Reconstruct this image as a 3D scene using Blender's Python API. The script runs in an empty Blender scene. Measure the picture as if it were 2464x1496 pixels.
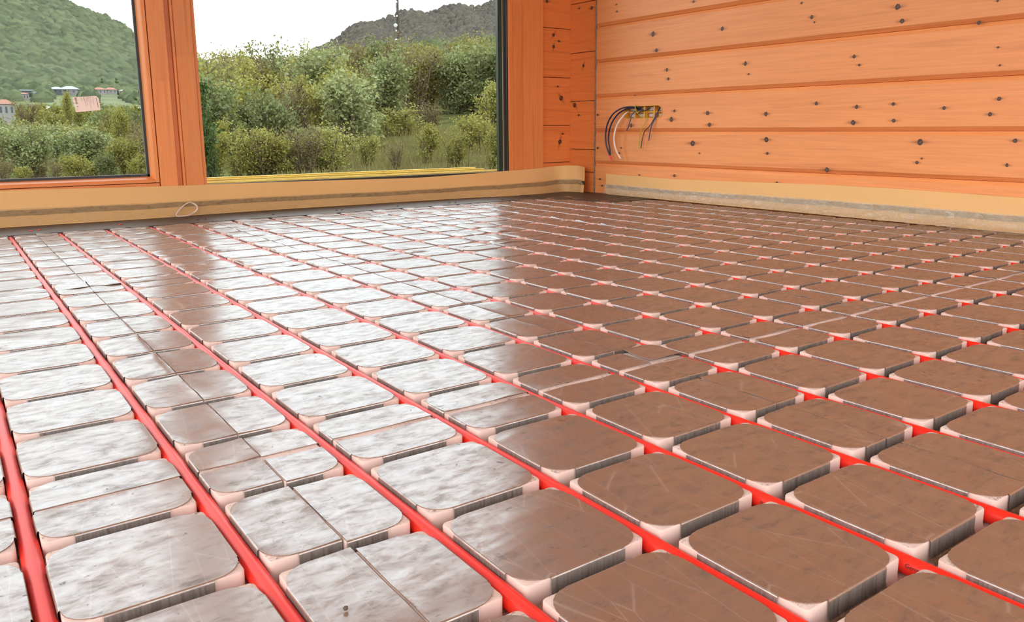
import bpy, math, random
import numpy as np
from mathutils import Vector, Matrix

# ------------------------------------------------------------------ camera, sky, light
S = 0.15                                   # one pipe pitch = 150 mm
FPX, YAW, PITCH, ROLL = 1925.409, 0.6237, 0.1833, -0.0066
CAM = np.array([-1.1924, -4.1113, 2.3588]) * S
PPX, PPY = 1232 + 15.4667, 748 - 82.2411
sc = bpy.context.scene
COL = sc.collection
_f = np.array([math.sin(YAW) * math.cos(PITCH), math.cos(YAW) * math.cos(PITCH), -math.sin(PITCH)])
_r = np.array([math.cos(YAW), -math.sin(YAW), 0.0])
_u = np.cross(_r, _f)
RV = _r * math.cos(ROLL) + _u * math.sin(ROLL)
UV = -_r * math.sin(ROLL) + _u * math.cos(ROLL)
FV = _f
cd = bpy.data.cameras.new('camera')
cd.sensor_width = 36.0
cd.lens = FPX * 36.0 / 2464
cd.shift_x = -15.4667 / 2464
cd.shift_y = -82.2411 / 2464
cd.clip_start = 0.02
cd.clip_end = 5000
cam = bpy.data.objects.new('camera', cd)
COL.objects.link(cam)
cam.matrix_world = Matrix(((RV[0], UV[0], -FV[0], CAM[0]), (RV[1], UV[1], -FV[1], CAM[1]),
                           (RV[2], UV[2], -FV[2], CAM[2]), (0, 0, 0, 1)))
sc.camera = cam

world = bpy.data.worlds.new('overcast_sky')
sc.world = world
world.use_nodes = True
wn = world.node_tree.nodes
wl = world.node_tree.links
bg = wn['Background']
wtc = wn.new('ShaderNodeTexCoord')
wsx = wn.new('ShaderNodeSeparateXYZ')
wl.new(wtc.outputs['Generated'], wsx.inputs[0])
wrp = wn.new('ShaderNodeValToRGB')
wrp.color_ramp.elements[0].position = 0.0
wrp.color_ramp.elements[0].color = (1.0, 1.0, 1.0, 1)
wrp.color_ramp.elements[1].position = 1.0
wrp.color_ramp.elements[1].color = (0.82, 0.91, 1.0, 1)
wl.new(wsx.outputs['Z'], wrp.inputs[0])
wl.new(wrp.outputs[0], bg.inputs['Color'])
bg.inputs['Strength'].default_value = 1.15

sd = bpy.data.lights.new('hazy_sun', 'SUN')
sd.energy = 0.7
sd.angle = math.radians(12)
sd.color = (1.0, 0.94, 0.84)
sun = bpy.data.objects.new('hazy_sun', sd)
COL.objects.link(sun)
sun.rotation_euler = Vector((-0.55, 0.45, -0.95)).to_track_quat('-Z', 'Y').to_euler()

vs = sc.view_settings
vs.view_transform = 'Standard'
vs.look = 'None'
vs.exposure = 2.0
vs.gamma = 1.0
vs.use_curve_mapping = False
sc.cycles.max_bounces = 10
sc.cycles.diffuse_bounces = 5
sc.cycles.glossy_bounces = 5
sc.cycles.transparent_max_bounces = 24
sc.cycles.caustics_reflective = False
sc.cycles.caustics_refractive = False

rng = np.random.default_rng(7)
random.seed(7)

# ------------------------------------------------------------------ helpers
def ray(px, py):
    return FV + RV * (px - PPX) / FPX - UV * (py - PPY) / FPX

def on_x(px, py, X):
    d = ray(px, py)
    return CAM + d * (X - CAM[0]) / d[0]

def on_y(px, py, Y):
    d = ray(px, py)
    return CAM + d * (Y - CAM[1]) / d[1]

def on_z(px, py, Z):
    d = ray(px, py)
    return CAM + d * (Z - CAM[2]) / d[2]

def at_r(px, py, R):
    d = ray(px, py)
    return CAM + d * R / math.hypot(d[0], d[1])

def proj(P):
    d = np.asarray(P) - CAM
    z = d @ FV
    return PPX + FPX * (d @ RV) / z, PPY - FPX * (d @ UV) / z, z

def setp(o, label=None, cat=None, group=None, kind=None):
    if label: o['label'] = label
    if cat: o['category'] = cat
    if group: o['group'] = group
    if kind: o['kind'] = kind
    return o

def empty(name, loc=(0, 0, 0), parent=None):
    o = bpy.data.objects.new(name, None)
    COL.objects.link(o)
    o.location = loc
    o.empty_display_size = 0.05
    if parent: o.parent = parent
    return o

def newmesh(name, v, f, smooth=False, sharp=None):
    me = bpy.data.meshes.new(name)
    me.from_pydata([tuple(map(float, p)) for p in v], [], [tuple(int(i) for i in q) for q in f])
    me.update()
    if smooth:
        me.shade_smooth()
        if sharp: me.set_sharp_from_angle(angle=math.radians(sharp))
    return me

def link(name, me, mat=None, parent=None, loc=(0, 0, 0)):
    if mat is not None and len(me.materials) == 0:
        me.materials.append(mat)
    o = bpy.data.objects.new(name, me)
    COL.objects.link(o)
    o.location = loc
    if parent: o.parent = parent
    return o

def obj(name, v, f, mat, parent=None, loc=(0, 0, 0), smooth=False, sharp=None):
    return link(name, newmesh(name, v, f, smooth, sharp), mat, parent, loc)

BF = [(0, 3, 2, 1), (4, 5, 6, 7), (0, 1, 5, 4), (1, 2, 6, 5), (2, 3, 7, 6), (3, 0, 4, 7)]
def boxv(a, b):
    (x0, y0, z0), (x1, y1, z1) = a, b
    return [(x0, y0, z0), (x1, y0, z0), (x1, y1, z0), (x0, y1, z0), (x0, y0, z1), (x1, y0, z1), (x1, y1, z1), (x0, y1, z1)]

def boxes(name, lst, mat, parent=None, bevel=0.0, loc=(0, 0, 0)):
    v, f = [], []
    for a, b in lst:
        k = len(v)
        v += boxv(a, b)
        f += [tuple(i + k for i in q) for q in BF]
    o = obj(name, v, f, mat, parent, loc)
    if bevel:
        m = o.modifiers.new('edge', 'BEVEL')
        m.width = bevel
        m.segments = 2
        m.limit_method = 'ANGLE'
    return o

def tube(path, rad, n=8, cap=True):
    P = np.array(path, float)
    m = len(P)
    R = np.full(m, rad) if np.isscalar(rad) else np.array(rad, float)
    T = np.gradient(P, axis=0)
    T /= np.linalg.norm(T, axis=1)[:, None] + 1e-12
    up = np.array([0, 0, 1.0]) if abs(T[0][2]) < .9 else np.array([1.0, 0, 0])
    v, f = [], []
    for i in range(m):
        a = np.cross(up, T[i])
        a /= np.linalg.norm(a) + 1e-12
        b = np.cross(T[i], a)
        up = b
        for k in range(n):
            t = 2 * math.pi * k / n
            v.append(P[i] + R[i] * (a * math.cos(t) + b * math.sin(t)))
    for i in range(m - 1):
        for k in range(n):
            k2 = (k + 1) % n
            f.append((i * n + k, i * n + k2, (i + 1) * n + k2, (i + 1) * n + k))
    if cap:
        f.append(tuple(range(n - 1, -1, -1)))
        f.append(tuple(range((m - 1) * n, m * n)))
    return v, f

def spline(pts, k=8):
    P = np.array(pts, float)
    P = np.vstack([2 * P[0] - P[1], P, 2 * P[-1] - P[-2]])
    out = []
    for i in range(1, len(P) - 2):
        for t in np.linspace(0, 1, k, endpoint=False):
            out.append(.5 * ((2 * P[i]) + (-P[i - 1] + P[i + 1]) * t + (2 * P[i - 1] - 5 * P[i] + 4 * P[i + 1] - P[i + 2]) * t * t
                             + (-P[i - 1] + 3 * P[i] - 3 * P[i + 1] + P[i + 2]) * t ** 3))
    out.append(P[-2])
    return np.array(out)

def merge(lst):
    v, f = [], []
    for a, b in lst:
        k = len(v)
        v += list(a)
        f += [tuple(i + k for i in q) for q in b]
    return v, f

def loft(rows, closed=False):
    m, n = len(rows), len(rows[0])
    v = [p for r in rows for p in r]
    f = []
    for i in range(m - 1):
        for k in range(n if closed else n - 1):
            k2 = (k + 1) % n
            f.append((i * n + k, i * n + k2, (i + 1) * n + k2, (i + 1) * n + k))
    return v, f

# ------------------------------------------------------------------ materials
class NT:
    def __init__(self, name):
        self.m = bpy.data.materials.new(name)
        self.m.use_nodes = True
        self.t = self.m.node_tree
        self.n = self.t.nodes
        self.b = self.n['Principled BSDF']
        self.out = self.n['Material Output']
    def new(self, ty, **kw):
        x = self.n.new(ty)
        for k, v in kw.items():
            setattr(x, k, v)
        return x
    def ln(self, a, b):
        self.t.links.new(a, b)
    def set(self, **kw):
        for k, v in kw.items():
            self.b.inputs[k.replace('_', ' ')].default_value = v
    def coords(self, scale=(1, 1, 1), rand=True, kind='Object'):
        tc = self.new('ShaderNodeTexCoord')
        mp = self.new('ShaderNodeMapping')
        mp.inputs['Scale'].default_value = scale
        self.ln(tc.outputs[kind], mp.inputs['Vector'])
        if rand:
            oi = self.new('ShaderNodeObjectInfo')
            mu = self.new('ShaderNodeMath', operation='MULTIPLY')
            mu.inputs[1].default_value = 37.0
            self.ln(oi.outputs['Random'], mu.inputs[0])
            self.ln(mu.outputs[0], mp.inputs['Location'])
        return mp.outputs['Vector']
    def noise(self, vec, scale, detail=4, rough=.55, dist=0.0):
        x = self.new('ShaderNodeTexNoise')
        x.inputs['Scale'].default_value = scale
        x.inputs['Detail'].default_value = detail
        x.inputs['Roughness'].default_value = rough
        x.inputs['Distortion'].default_value = dist
        if vec is not None: self.ln(vec, x.inputs['Vector'])
        return x.outputs['Fac']
    def ramp(self, fac, stops):
        x = self.new('ShaderNodeValToRGB')
        e = x.color_ramp.elements
        while len(e) < len(stops): e.new(.5)
        for i, (p, c) in enumerate(stops):
            e[i].position = p
            e[i].color = (c, c, c, 1) if np.isscalar(c) else (*c, 1)
        self.ln(fac, x.inputs[0])
        return x.outputs[0]
    def mix(self, fac, a, b, blend='MIX'):
        x = self.new('ShaderNodeMix', data_type='RGBA', blend_type=blend)
        for i, s in ((0, fac), (6, a), (7, b)):
            if hasattr(s, 'is_linked'): self.ln(s, x.inputs[i])
            elif i == 0: x.inputs[0].default_value = s
            else: x.inputs[i].default_value = (*s, 1)
        return x.outputs[2]
    def math(self, op, a, b=None):
        x = self.new('ShaderNodeMath', operation=op)
        for i, s in ((0, a), (1, b)):
            if s is None: continue
            if hasattr(s, 'is_linked'): self.ln(s, x.inputs[i])
            else: x.inputs[i].default_value = s
        return x.outputs[0]
    def bump(self, h, strength, dist=.01):
        x = self.new('ShaderNodeBump')
        x.inputs['Strength'].default_value = strength
        x.inputs['Distance'].default_value = dist
        self.ln(h, x.inputs['Height'])
        self.ln(x.outputs[0], self.b.inputs['Normal'])
        return x
    def rnd(self):
        return self.new('ShaderNodeObjectInfo').outputs['Random']

def plain(name, col, rough=.6, metal=0.0, spec=.5, nscale=0, namp=.25, bump=0):
    t = NT(name)
    t.set(Roughness=rough, Metallic=metal)
    t.b.inputs['Specular IOR Level'].default_value = spec
    if nscale:
        n = t.noise(t.coords(), nscale)
        lo = tuple(c * (1 - namp) for c in col)
        hi = tuple(min(1, c * (1 + namp)) for c in col)
        t.ln(t.ramp(n, [(.3, lo), (.7, hi)]), t.b.inputs['Base Color'])
        if bump: t.bump(n, bump, .002)
    else:
        t.b.inputs['Base Color'].default_value = (*col, 1)
    return t.m

def wood(name, c0, c1, dark, axis, rough=.42, tint=.22):
    """pine: grain runs along `axis` (0 x, 1 y, 2 z)."""
    t = NT(name)
    sc_ = [26, 26, 26]
    sc_[axis] = 1.1
    v = t.coords(tuple(sc_))
    n1 = t.noise(v, 1.0, 5, .6, .8)
    sc2 = [150, 150, 150]
    sc2[axis] = 4
    n2 = t.noise(t.coords(tuple(sc2)), 1.0, 3, .6)
    base = t.ramp(n1, [(.28, c0), (.55, c1), (.80, dark)])
    fine = t.ramp(n2, [(.30, .80), (.62, 1.0)])
    cc = t.mix(.5, base, fine, 'MULTIPLY')
    lo = t.ramp(t.rnd(), [(0, 1 - tint), (1, 1.0)])
    cc = t.mix(1.0, cc, lo, 'MULTIPLY')
    t.ln(cc, t.b.inputs['Base Color'])
    t.set(Roughness=rough)
    t.b.inputs['Specular IOR Level'].default_value = .35
    t.bump(n2, .12, .002)
    return t.m

M = {}
M['plank'] = wood('pine_planks', (.74, .262, .086), (.82, .315, .108), (.62, .200, .062), 1, tint=.06)
M['log_x'] = wood('stained_logs_along', (.76, .215, .052), (.83, .250, .064), (.58, .145, .034), 0, tint=.12)
M['log_y'] = wood('stained_logs_across', (.74, .205, .050), (.80, .235, .060), (.56, .135, .032), 1, tint=.12)
M['frame_z'] = wood('window_frame_upright', (.76, .240, .066), (.84, .290, .084), (.62, .170, .046), 2, tint=.20)
M['frame_x'] = wood('window_frame_rail', (.72, .215, .058), (.78, .245, .066), (.56, .155, .042), 0, tint=.12)
M['ceil'] = wood('ceiling_boards', (.66, .36, .19), (.72, .42, .23), (.55, .28, .14), 1, tint=.2)  # unseen boards, made paler to bounce more light into the room
M['endgrain'] = plain('endgrain', (.42, .16, .06), .7)

def metal_plate(name, flange=False):
    """thin sheet metal: matte brown base mixed with a slightly blue metallic gloss"""
    t = NT(name)
    v = t.coords((1, 1, 1))
    big = t.noise(v, 13, 4, .6, .8)
    smear = t.noise(t.coords((34, 70, 30)), 1.0, 7, .70, .35)
    line = t.noise(t.coords((700, 9, 9) if not flange else (420, 420, 14)), 1.0, 2, .5)
    spots = t.noise(v, 95, 4, .65, .6)
    if flange:
        c = t.ramp(line, [(.30, (.11, .085, .07)), (.60, (.20, .16, .135))])
    else:
        c = t.ramp(smear, [(.30, (.150, .098, .075)), (.43, (.235, .132, .088)), (.60, (.270, .150, .098)), (.75, (.29, .172, .120))])
        c = t.mix(t.math('MULTIPLY', t.ramp(big, [(.48, 0.0), (.70, 1.0)]), .55), c, (.29, .135, .070))
        c = t.mix(t.math('MULTIPLY', t.ramp(spots, [(.64, 0.0), (.70, 1.0)]), .7), c, (.08, .065, .06))
        fl_ = t.new('ShaderNodeTexVoronoi', feature='DISTANCE_TO_EDGE')
        fl_.inputs['Scale'].default_value = 1.0
        t.ln(t.coords((26, 5, 26)), fl_.inputs['Vector'])
        c = t.mix(t.math('MULTIPLY', t.ramp(fl_.outputs['Distance'], [(.0, 1.0), (.010, 0.0)]), .35), c, (.52, .38, .30))
    df = t.new('ShaderNodeBsdfDiffuse')
    t.ln(c, df.inputs['Color'])
    gl = t.new('ShaderNodeBsdfGlossy')
    gl.inputs['Color'].default_value = (.86, .96, 1.0, 1)
    r = t.math('ADD', t.ramp(smear, [(.28, .20), (.66, .05)]), .14)
    t.ln(r, gl.inputs['Roughness'])
    lw = t.new('ShaderNodeLayerWeight')
    lw.inputs['Blend'].default_value = .5
    graz = t.math('MULTIPLY', t.math('POWER', lw.outputs['Facing'], 5.0), .22)
    sm = t.math('ADD', t.math('MULTIPLY', t.ramp(smear, [(.30, .070), (.40, .128), (.52, .180), (.70, .215)]), 1.0), 0.0)
    sm = t.math('MULTIPLY', sm, t.ramp(spots, [(.64, 1.0), (.71, .35)]))
    if flange: sm = t.math('MULTIPLY', line, .24)
    fac = t.math('ADD', sm, graz)
    wav = t.noise(t.coords((9, 16, 9)), 1.0, 2, .5, .5)
    bm_ = t.bump(wav, .17, .006)
    t.ln(bm_.outputs[0], df.inputs['Normal'])
    t.ln(bm_.outputs[0], gl.inputs['Normal'])
    t.ln(bm_.outputs[0], lw.inputs['Normal'])
    mx = t.new('ShaderNodeMixShader')
    t.ln(fac, mx.inputs[0])
    t.ln(df.outputs[0], mx.inputs[1])
    t.ln(gl.outputs[0], mx.inputs[2])
    t.ln(mx.outputs[0], t.out.inputs['Surface'])
    return t.m
M['metal'] = metal_plate('brushed_metal_plate')
M['flange'] = metal_plate('folded_metal_flange', True)

def eps():
    t = NT('pink_polystyrene')
    v = t.coords((1, 1, 1))
    bead = t.new('ShaderNodeTexVoronoi')
    bead.inputs['Scale'].default_value = 260
    t.ln(v, bead.inputs['Vector'])
    n = t.noise(v, 16, 3)
    c = t.ramp(n, [(.3, (.60, .425, .355)), (.7, (.66, .485, .415))])
    scr = t.noise(t.coords((170, 260, 170)), 1.0, 3, .7, 1.0)
    geo = t.new('ShaderNodeNewGeometry')
    sp = t.new('ShaderNodeSeparateXYZ')
    t.ln(geo.outputs['Normal'], sp.inputs[0])
    patch = t.ramp(t.noise(v, 30, 2), [(.44, 0.0), (.52, 1.0)])
    d = t.math('MULTIPLY', t.ramp(scr, [(.57, 0.0), (.63, 1.0)]), patch)
    d = t.math('MULTIPLY', d, t.ramp(sp.outputs['Z'], [(.8, 0.0), (.95, .85)]))
    c = t.mix(d, c, (.10, .075, .065))
    t.ln(c, t.b.inputs['Base Color'])
    t.set(Roughness=.75)
    t.bump(bead.outputs['Distance'], .10, .0008)
    return t.m
M['eps'] = eps()

def red_pipe():
    t = NT('red_plastic_pipe')
    n = t.noise(t.coords((40, 2, 40)), 1.0, 2)
    t.ln(t.ramp(n, [(.3, (.80, .022, .010)), (.7, (.90, .032, .016))]), t.b.inputs['Base Color'])
    t.set(Roughness=.40)
    t.b.inputs['Specular IOR Level'].default_value = .25
    return t.m
M['red'] = red_pipe()
M['ink'] = plain('black_ink', (.02, .015, .015), .6)

def foam():
    t = NT('tan_foam')
    n = t.noise(t.coords((1, 1, 1)), 420, 2)
    c = t.ramp(n, [(.35, (.84, .50, .205)), (.65, (.90, .57, .250))])
    t.ln(c, t.b.inputs['Base Color'])
    t.set(Roughness=.85)
    t.b.inputs['Specular IOR Level'].default_value = .15
    t.bump(n, .25, .0015)
    tr = t.new('ShaderNodeBsdfTranslucent')
    tr.inputs['Color'].default_value = (.80, .62, .28, 1)
    mx = t.new('ShaderNodeMixShader')
    mx.inputs[0].default_value = .26
    t.ln(t.b.outputs[0], mx.inputs[1])
    t.ln(tr.outputs[0], mx.inputs[2])
    t.ln(mx.outputs[0], t.out.inputs['Surface'])
    return t.m
M['foam'] = foam()

def film(name, tint, fac):
    t = NT(name)
    t.set(Roughness=.16)
    t.b.inputs['Base Color'].default_value = (*tint, 1)
    n = t.noise(t.coords((22, 22, 60)), 1.0, 4, .6, 1.5)
    t.bump(n, .9, .01)
    tp = t.new('ShaderNodeBsdfTransparent')
    tp.inputs['Color'].default_value = (.93, .93, .90, 1)
    mx = t.new('ShaderNodeMixShader')
    cr = t.ramp(n, [(.35, fac * .6), (.62, fac), (.75, min(1, fac * 1.9))])
    t.ln(cr, mx.inputs[0])
    t.ln(tp.outputs[0], mx.inputs[1])
    t.ln(t.b.outputs[0], mx.inputs[2])
    t.ln(mx.outputs[0], t.out.inputs['Surface'])
    return t.m
M['film'] = film('clear_plastic_film', (.70, .62, .50), .42)
M['film_backlit'] = film('clear_plastic_film_backlit', (.50, .40, .28), .16)  # darker copy of the same film, backlit shade put into its tint
M['band_w'] = film('brown_adhesive_band', (.24, .17, .09), .50)
M['band'] = film('grey_adhesive_band', (.27, .24, .165), .58)

def glass(name, haze=0.0):
    t = NT(name)
    gl = t.new('ShaderNodeBsdfGlossy')
    gl.inputs['Roughness'].default_value = .02
    tp = t.new('ShaderNodeBsdfTransparent')
    tp.inputs['Color'].default_value = (.93, .95, .94, 1)
    fr = t.new('ShaderNodeFresnel')
    fr.inputs['IOR'].default_value = 1.13
    mx = t.new('ShaderNodeMixShader')
    t.ln(fr.outputs[0], mx.inputs[0])
    t.ln(tp.outputs[0], mx.inputs[1])
    t.ln(gl.outputs[0], mx.inputs[2])
    t.ln(mx.outputs[0], t.out.inputs['Surface'])
    return t.m
M['glass'] = glass('window_glass')
M['gasket'] = plain('black_gasket', (.012, .012, .013), .5)
M['spacer'] = plain('grey_glazing_spacer', (.22, .22, .20), .4)
M['greenedge'] = plain('dark_green_glass_edge', (.030, .045, .028), .25)
M['brownprofile'] = plain('dark_brown_profile', (.055, .032, .022), .45)
M['beige'] = plain('beige_seal', (.55, .42, .25), .6)
M['track'] = plain('yellow_varnished_track', (.88, .60, .09), .35, 0, .5, 30, .12)
M['trackdark'] = plain('dark_track_groove', (.06, .045, .03), .5)
M['darkboard'] = plain('dark_edge_board', (.060, .043, .033), .50, 0, .3, 18, .3, .05)
M['caulk'] = plain('grey_caulk', (.20, .150, .120), .9, 0, .2, 90, .4)
M['screed'] = plain('grey_screed', (.35, .33, .31), .9, 0, .3, 8, .2)

def knot_mat():
    t = NT('dark_knot')
    tc = t.new('ShaderNodeTexCoord')
    sp = t.new('ShaderNodeSeparateXYZ')
    t.ln(tc.outputs['Object'], sp.inputs[0])
    x, y = sp.outputs['X'], sp.outputs['Y']
    d = t.math('SQRT', t.math('ADD', t.math('MULTIPLY', x, x), t.math('MULTIPLY', y, y)))
    d = t.math('ADD', d, t.math('MULTIPLY', t.math('SUBTRACT', t.noise(t.coords((1, 1, 1)), 2.2, 3), .5), .9))
    col = t.ramp(d, [(.0, (.16, .06, .025)), (.45, (.09, .032, .014)), (.60, (.018, .010, .007)), (.80, (.03, .014, .008)), (1.0, (.20, .075, .025))])
    core = t.ramp(d, [(.86, 1.0), (1.0, 0.0)])
    sx = t.math('EXPONENT', t.math('MULTIPLY', t.math('MULTIPLY', x, x), -.16))
    yn = t.math('ADD', y, t.math('MULTIPLY', t.math('SUBTRACT', t.noise(t.coords((.6, 2, 1)), 1.2, 2), .5), .8))
    sy = t.math('EXPONENT', t.math('MULTIPLY', t.math('MULTIPLY', yn, yn), -3.4))
    st = t.math('MULTIPLY', t.math('MULTIPLY', sx, sy), .50)
    a = t.math('MAXIMUM', core, st)
    edge = t.math('MULTIPLY', t.math('MULTIPLY', x, x), 1 / 25.0)
    edge = t.math('ADD', edge, t.math('MULTIPLY', t.math('MULTIPLY', y, y), 1 / 2.6))
    a = t.math('MULTIPLY', a, t.ramp(edge, [(.6, 1.0), (1.0, 0.0)]))
    t.ln(col, t.b.inputs['Base Color'])
    t.set(Roughness=.5)
    tp = t.new('ShaderNodeBsdfTransparent')
    mx = t.new('ShaderNodeMixShader')
    t.ln(a, mx.inputs[0])
    t.ln(tp.outputs[0], mx.inputs[1])
    t.ln(t.b.outputs[0], mx.inputs[2])
    t.ln(mx.outputs[0], t.out.inputs['Surface'])
    return t.m
M['knot'] = knot_mat()

def leaf(name, stops, trans=.35):
    t = NT(name)
    geo = t.new('ShaderNodeNewGeometry')
    n = t.math('ADD', t.math('MULTIPLY', t.rnd(), .62), t.math('MULTIPLY', geo.outputs['Random Per Island'], .38))
    c = t.ramp(n, stops)
    t.ln(c, t.b.inputs['Base Color'])
    t.set(Roughness=.55)
    t.b.inputs['Specular IOR Level'].default_value = .25
    tr = t.new('ShaderNodeBsdfTranslucent')
    t.ln(c, tr.inputs['Color'])
    mx = t.new('ShaderNodeMixShader')
    mx.inputs[0].default_value = trans
    t.ln(t.b.outputs[0], mx.inputs[1])
    t.ln(tr.outputs[0], mx.inputs[2])
    t.ln(mx.outputs[0], t.out.inputs['Surface'])
    return t.m
M['leaf_y'] = leaf('spring_leaves', [(0, (.125, .115, .022)), (.35, (.18, .17, .034)), (.65, (.235, .22, .045)), (1, (.17, .175, .055))])
M['leaf_g'] = leaf('grey_green_leaves', [(0, (.085, .10, .032)), (.5, (.15, .17, .06)), (1, (.24, .26, .11))])
M['leaf_d'] = leaf('dark_green_leaves', [(0, (.020, .036, .008)), (.5, (.042, .066, .014)), (1, (.080, .11, .026))])
M['leaf_b'] = leaf('budding_brown_twigs', [(0, (.11, .088, .03)), (.5, (.15, .125, .042)), (1, (.18, .16, .05))])
M['bark'] = plain('bark', (.11, .075, .05), .9, 0, .2, 12, .4)
M['grass'] = plain('meadow_grass', (.060, .062, .022), .95, 0, .0, .9, .45)
def canopy(name, stops):
    t = NT(name)
    geo = t.new('ShaderNodeNewGeometry')
    n = t.math('ADD', t.math('MULTIPLY', geo.outputs['Random Per Island'], .42),
               t.math('MULTIPLY', t.noise(t.coords((1, 1, 1), False), .035, 4, .65), .75))
    c = t.ramp(n, stops)
    # a spray of twigs scatters light much more evenly than its flat facets would
    vm = t.new('ShaderNodeVectorMath', operation='SCALE')
    t.ln(geo.outputs['Normal'], vm.inputs[0])
    vm.inputs['Scale'].default_value = .80
    va = t.new('ShaderNodeVectorMath', operation='ADD')
    t.ln(vm.outputs[0], va.inputs[0])
    va.inputs[1].default_value = (.0, -.30, .62)
    vn = t.new('ShaderNodeVectorMath', operation='NORMALIZE')
    t.ln(va.outputs[0], vn.inputs[0])
    df = t.new('ShaderNodeBsdfDiffuse')
    t.ln(c, df.inputs['Color'])
    t.ln(vn.outputs[0], df.inputs['Normal'])
    t.ln(df.outputs[0], t.out.inputs['Surface'])
    return t.m
M['can_l'] = canopy('hill_forest_green', [(0, (.026, .032, .021)), (.4, (.046, .055, .033)), (.7, (.072, .084, .046)), (1, (.098, .108, .062))])
M['can_g'] = canopy('hill_forest_grey', [(0, (.040, .035, .031)), (.5, (.058, .052, .045)), (1, (.080, .074, .056))])
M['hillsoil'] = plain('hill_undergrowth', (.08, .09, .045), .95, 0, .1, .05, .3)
# ------------------------------------------------------------------ room shell
XR, YW = 18.45 * S, 19.81 * S                # right wall face, window wall face
XL, YB, ZC = -2.4, -2.6, 2.62                # left wall, back wall, ceiling
ZS = -0.055                                  # screed under the panels

setp(boxes('floor', [((XL, YB, ZS - .1), (XR + .1, YW + .2, ZS))], M['screed']), kind='structure')
ceil = setp(boxes('ceiling', [((XL, YB, ZC), (XR + .1, YW + .2, ZC + .1))], M['ceil']), kind='structure')

# right wall: horizontal chamfered planks
wr = setp(empty('wall_right', (XR, 0, 0)), kind='structure')
groove = [-.12, 1.09, 2.23, 3.45, 4.665, 5.90, 7.12, 8.34, 9.56, 10.78, 12.0, 13.22, 14.44, 15.66, 16.88, 17.6]
YC = on_x(1434, 250, XR)[1]
PR = []
for i in range(len(groove) - 1):
    zb, zt = groove[i] * S, groove[i + 1] * S
    ch, dp = .0165, .0150
    prof = [(dp + .001, zb + .0005), (dp, zb + .0008), (.0012, zb + ch - .002), (0, zb + ch), (0, zt - ch), (.0012, zt - ch + .002), (dp, zt - .0008), (dp + .001, zt - .0005), (.045, zt), (.045, zb)]
    rows = [[(x, y, z) for x, z in prof] for y in (YB, YC)]
    v, f = loft(rows, True)
    n = len(prof)
    f += [tuple(range(n)), tuple(range(2 * n - 1, n - 1, -1))]
    f = [tuple(reversed(q)) for q in f]
    PR.append(obj('plank', v, f, M['plank'], wr, smooth=True, sharp=18))
# slot cut through the plank for the socket box
BX0, BX1 = on_x(1594, 268, XR), on_x(1501, 270, XR)
bz0, bz1 = 2.665 * S, 3.085 * S
by0, by1 = BX0[1], BX1[1]
def stadium(y0, y1, z0, z1, n=10):
    r = (z1 - z0) / 2
    zc = (z0 + z1) / 2
    p = []
    for k in range(n + 1):
        t = -math.pi / 2 + math.pi * k / n
        p.append((y1 - r + r * math.cos(t), zc + r * math.sin(t)))
    for k in range(n + 1):
        t = math.pi / 2 + math.pi * k / n
        p.append((y0 + r + r * math.cos(t), zc + r * math.sin(t)))
    return p
st = stadium(by0, by1, bz0, bz1)
cv, cf = loft([[(x, y, z) for y, z in st] for x in (-.05, .1)], True)
cf += [tuple(range(len(st))), tuple(range(2 * len(st) - 1, len(st) - 1, -1))]
cut = obj('cutter', cv, cf, M['plank'], wr)
md = PR[2].modifiers.new('slot', 'BOOLEAN')
md.object = cut
md.operation = 'DIFFERENCE'
md.solver = 'EXACT'
bpy.context.view_layer.update()
dg = bpy.context.evaluated_depsgraph_get()
nm = bpy.data.meshes.new_from_object(PR[2].evaluated_get(dg))
PR[2].modifiers.clear()
PR[2].data = nm
bpy.data.objects.remove(cut)
boxes('backing', [((.046, YB, -.1), (.16, YW + .1, ZC))], M['endgrain'], wr)

# knots in the planks: thin inlaid discs
kv, kf = [(0, 0, 0)], []
for rr in (.5, 1.0):
    for k in range(20):
        t = 2 * math.pi * k / 20
        kv.append((5 * rr * math.cos(t), 1.6 * rr * math.sin(t), 0))
for k in range(20):
    k2 = (k + 1) % 20
    kf.append((0, 1 + k, 1 + k2))
    kf.append((1 + k, 21 + k, 21 + k2, 1 + k2))
knot_me = newmesh('knot', kv, kf)
knot_me.materials.append(M['knot'])
def knot(P, r, frame, parent, rot=0.0, sq=1.0):
    """P on the face, frame = (grain direction, up, outward)"""
    g, u, o = [Vector(a) for a in frame]
    if rot:
        q = Matrix.Rotation(rot, 3, o)
        g, u = q @ g, q @ u
    k = bpy.data.objects.new('knot', knot_me)
    COL.objects.link(k)
    k.parent = parent
    P = Vector(P) + o * .0006 - Vector(parent.matrix_world.translation if parent.parent is None else parent.location + parent.parent.location)
    mt = Matrix((g * r, u * r * sq, o * r)).transposed().to_4x4()
    mt.translation = P
    k.matrix_local = mt
    return k
KN = [(724,160,10),(740,236,9),(789,327,7),(795,370,6),(1157,298,9),(1172,348,5),(1049,135,9),(1468,80,8),(1481,104,4),(1421,14,5),(1872,32,13),
      (1892,99,11),(2253,106,9),(2340,4,5),(1667,265,8),(1691,305,6),(2342,222,5),(2351,306,5),(980,530,10),(989,585,10),(824,520,6),(810,560,10),
      (1253,535,9),(1490,485,8),(1679,501,8),(1662,575,11),(1851,488,8),(1853,566,9),(2089,506,8),(2347,463,9),(2305,536,9),(910,672,13),(942,719,4),
      (1256,655,12),(1260,719,7),(1540,796,11),(1977,666,13),(1962,762,7),(1984,743,4),(2422,660,10),(2384,774,7),(824,824,7),(1305,856,5),(914,8,6),
      (552,22,4),(555,54,4),(465,538,5),(465,694,5),(574,693,4),(564,718,5),(639,447,3),(475,840,5),(485,870,5),(500,915,6),(660,820,4),(622,588,8)]
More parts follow.
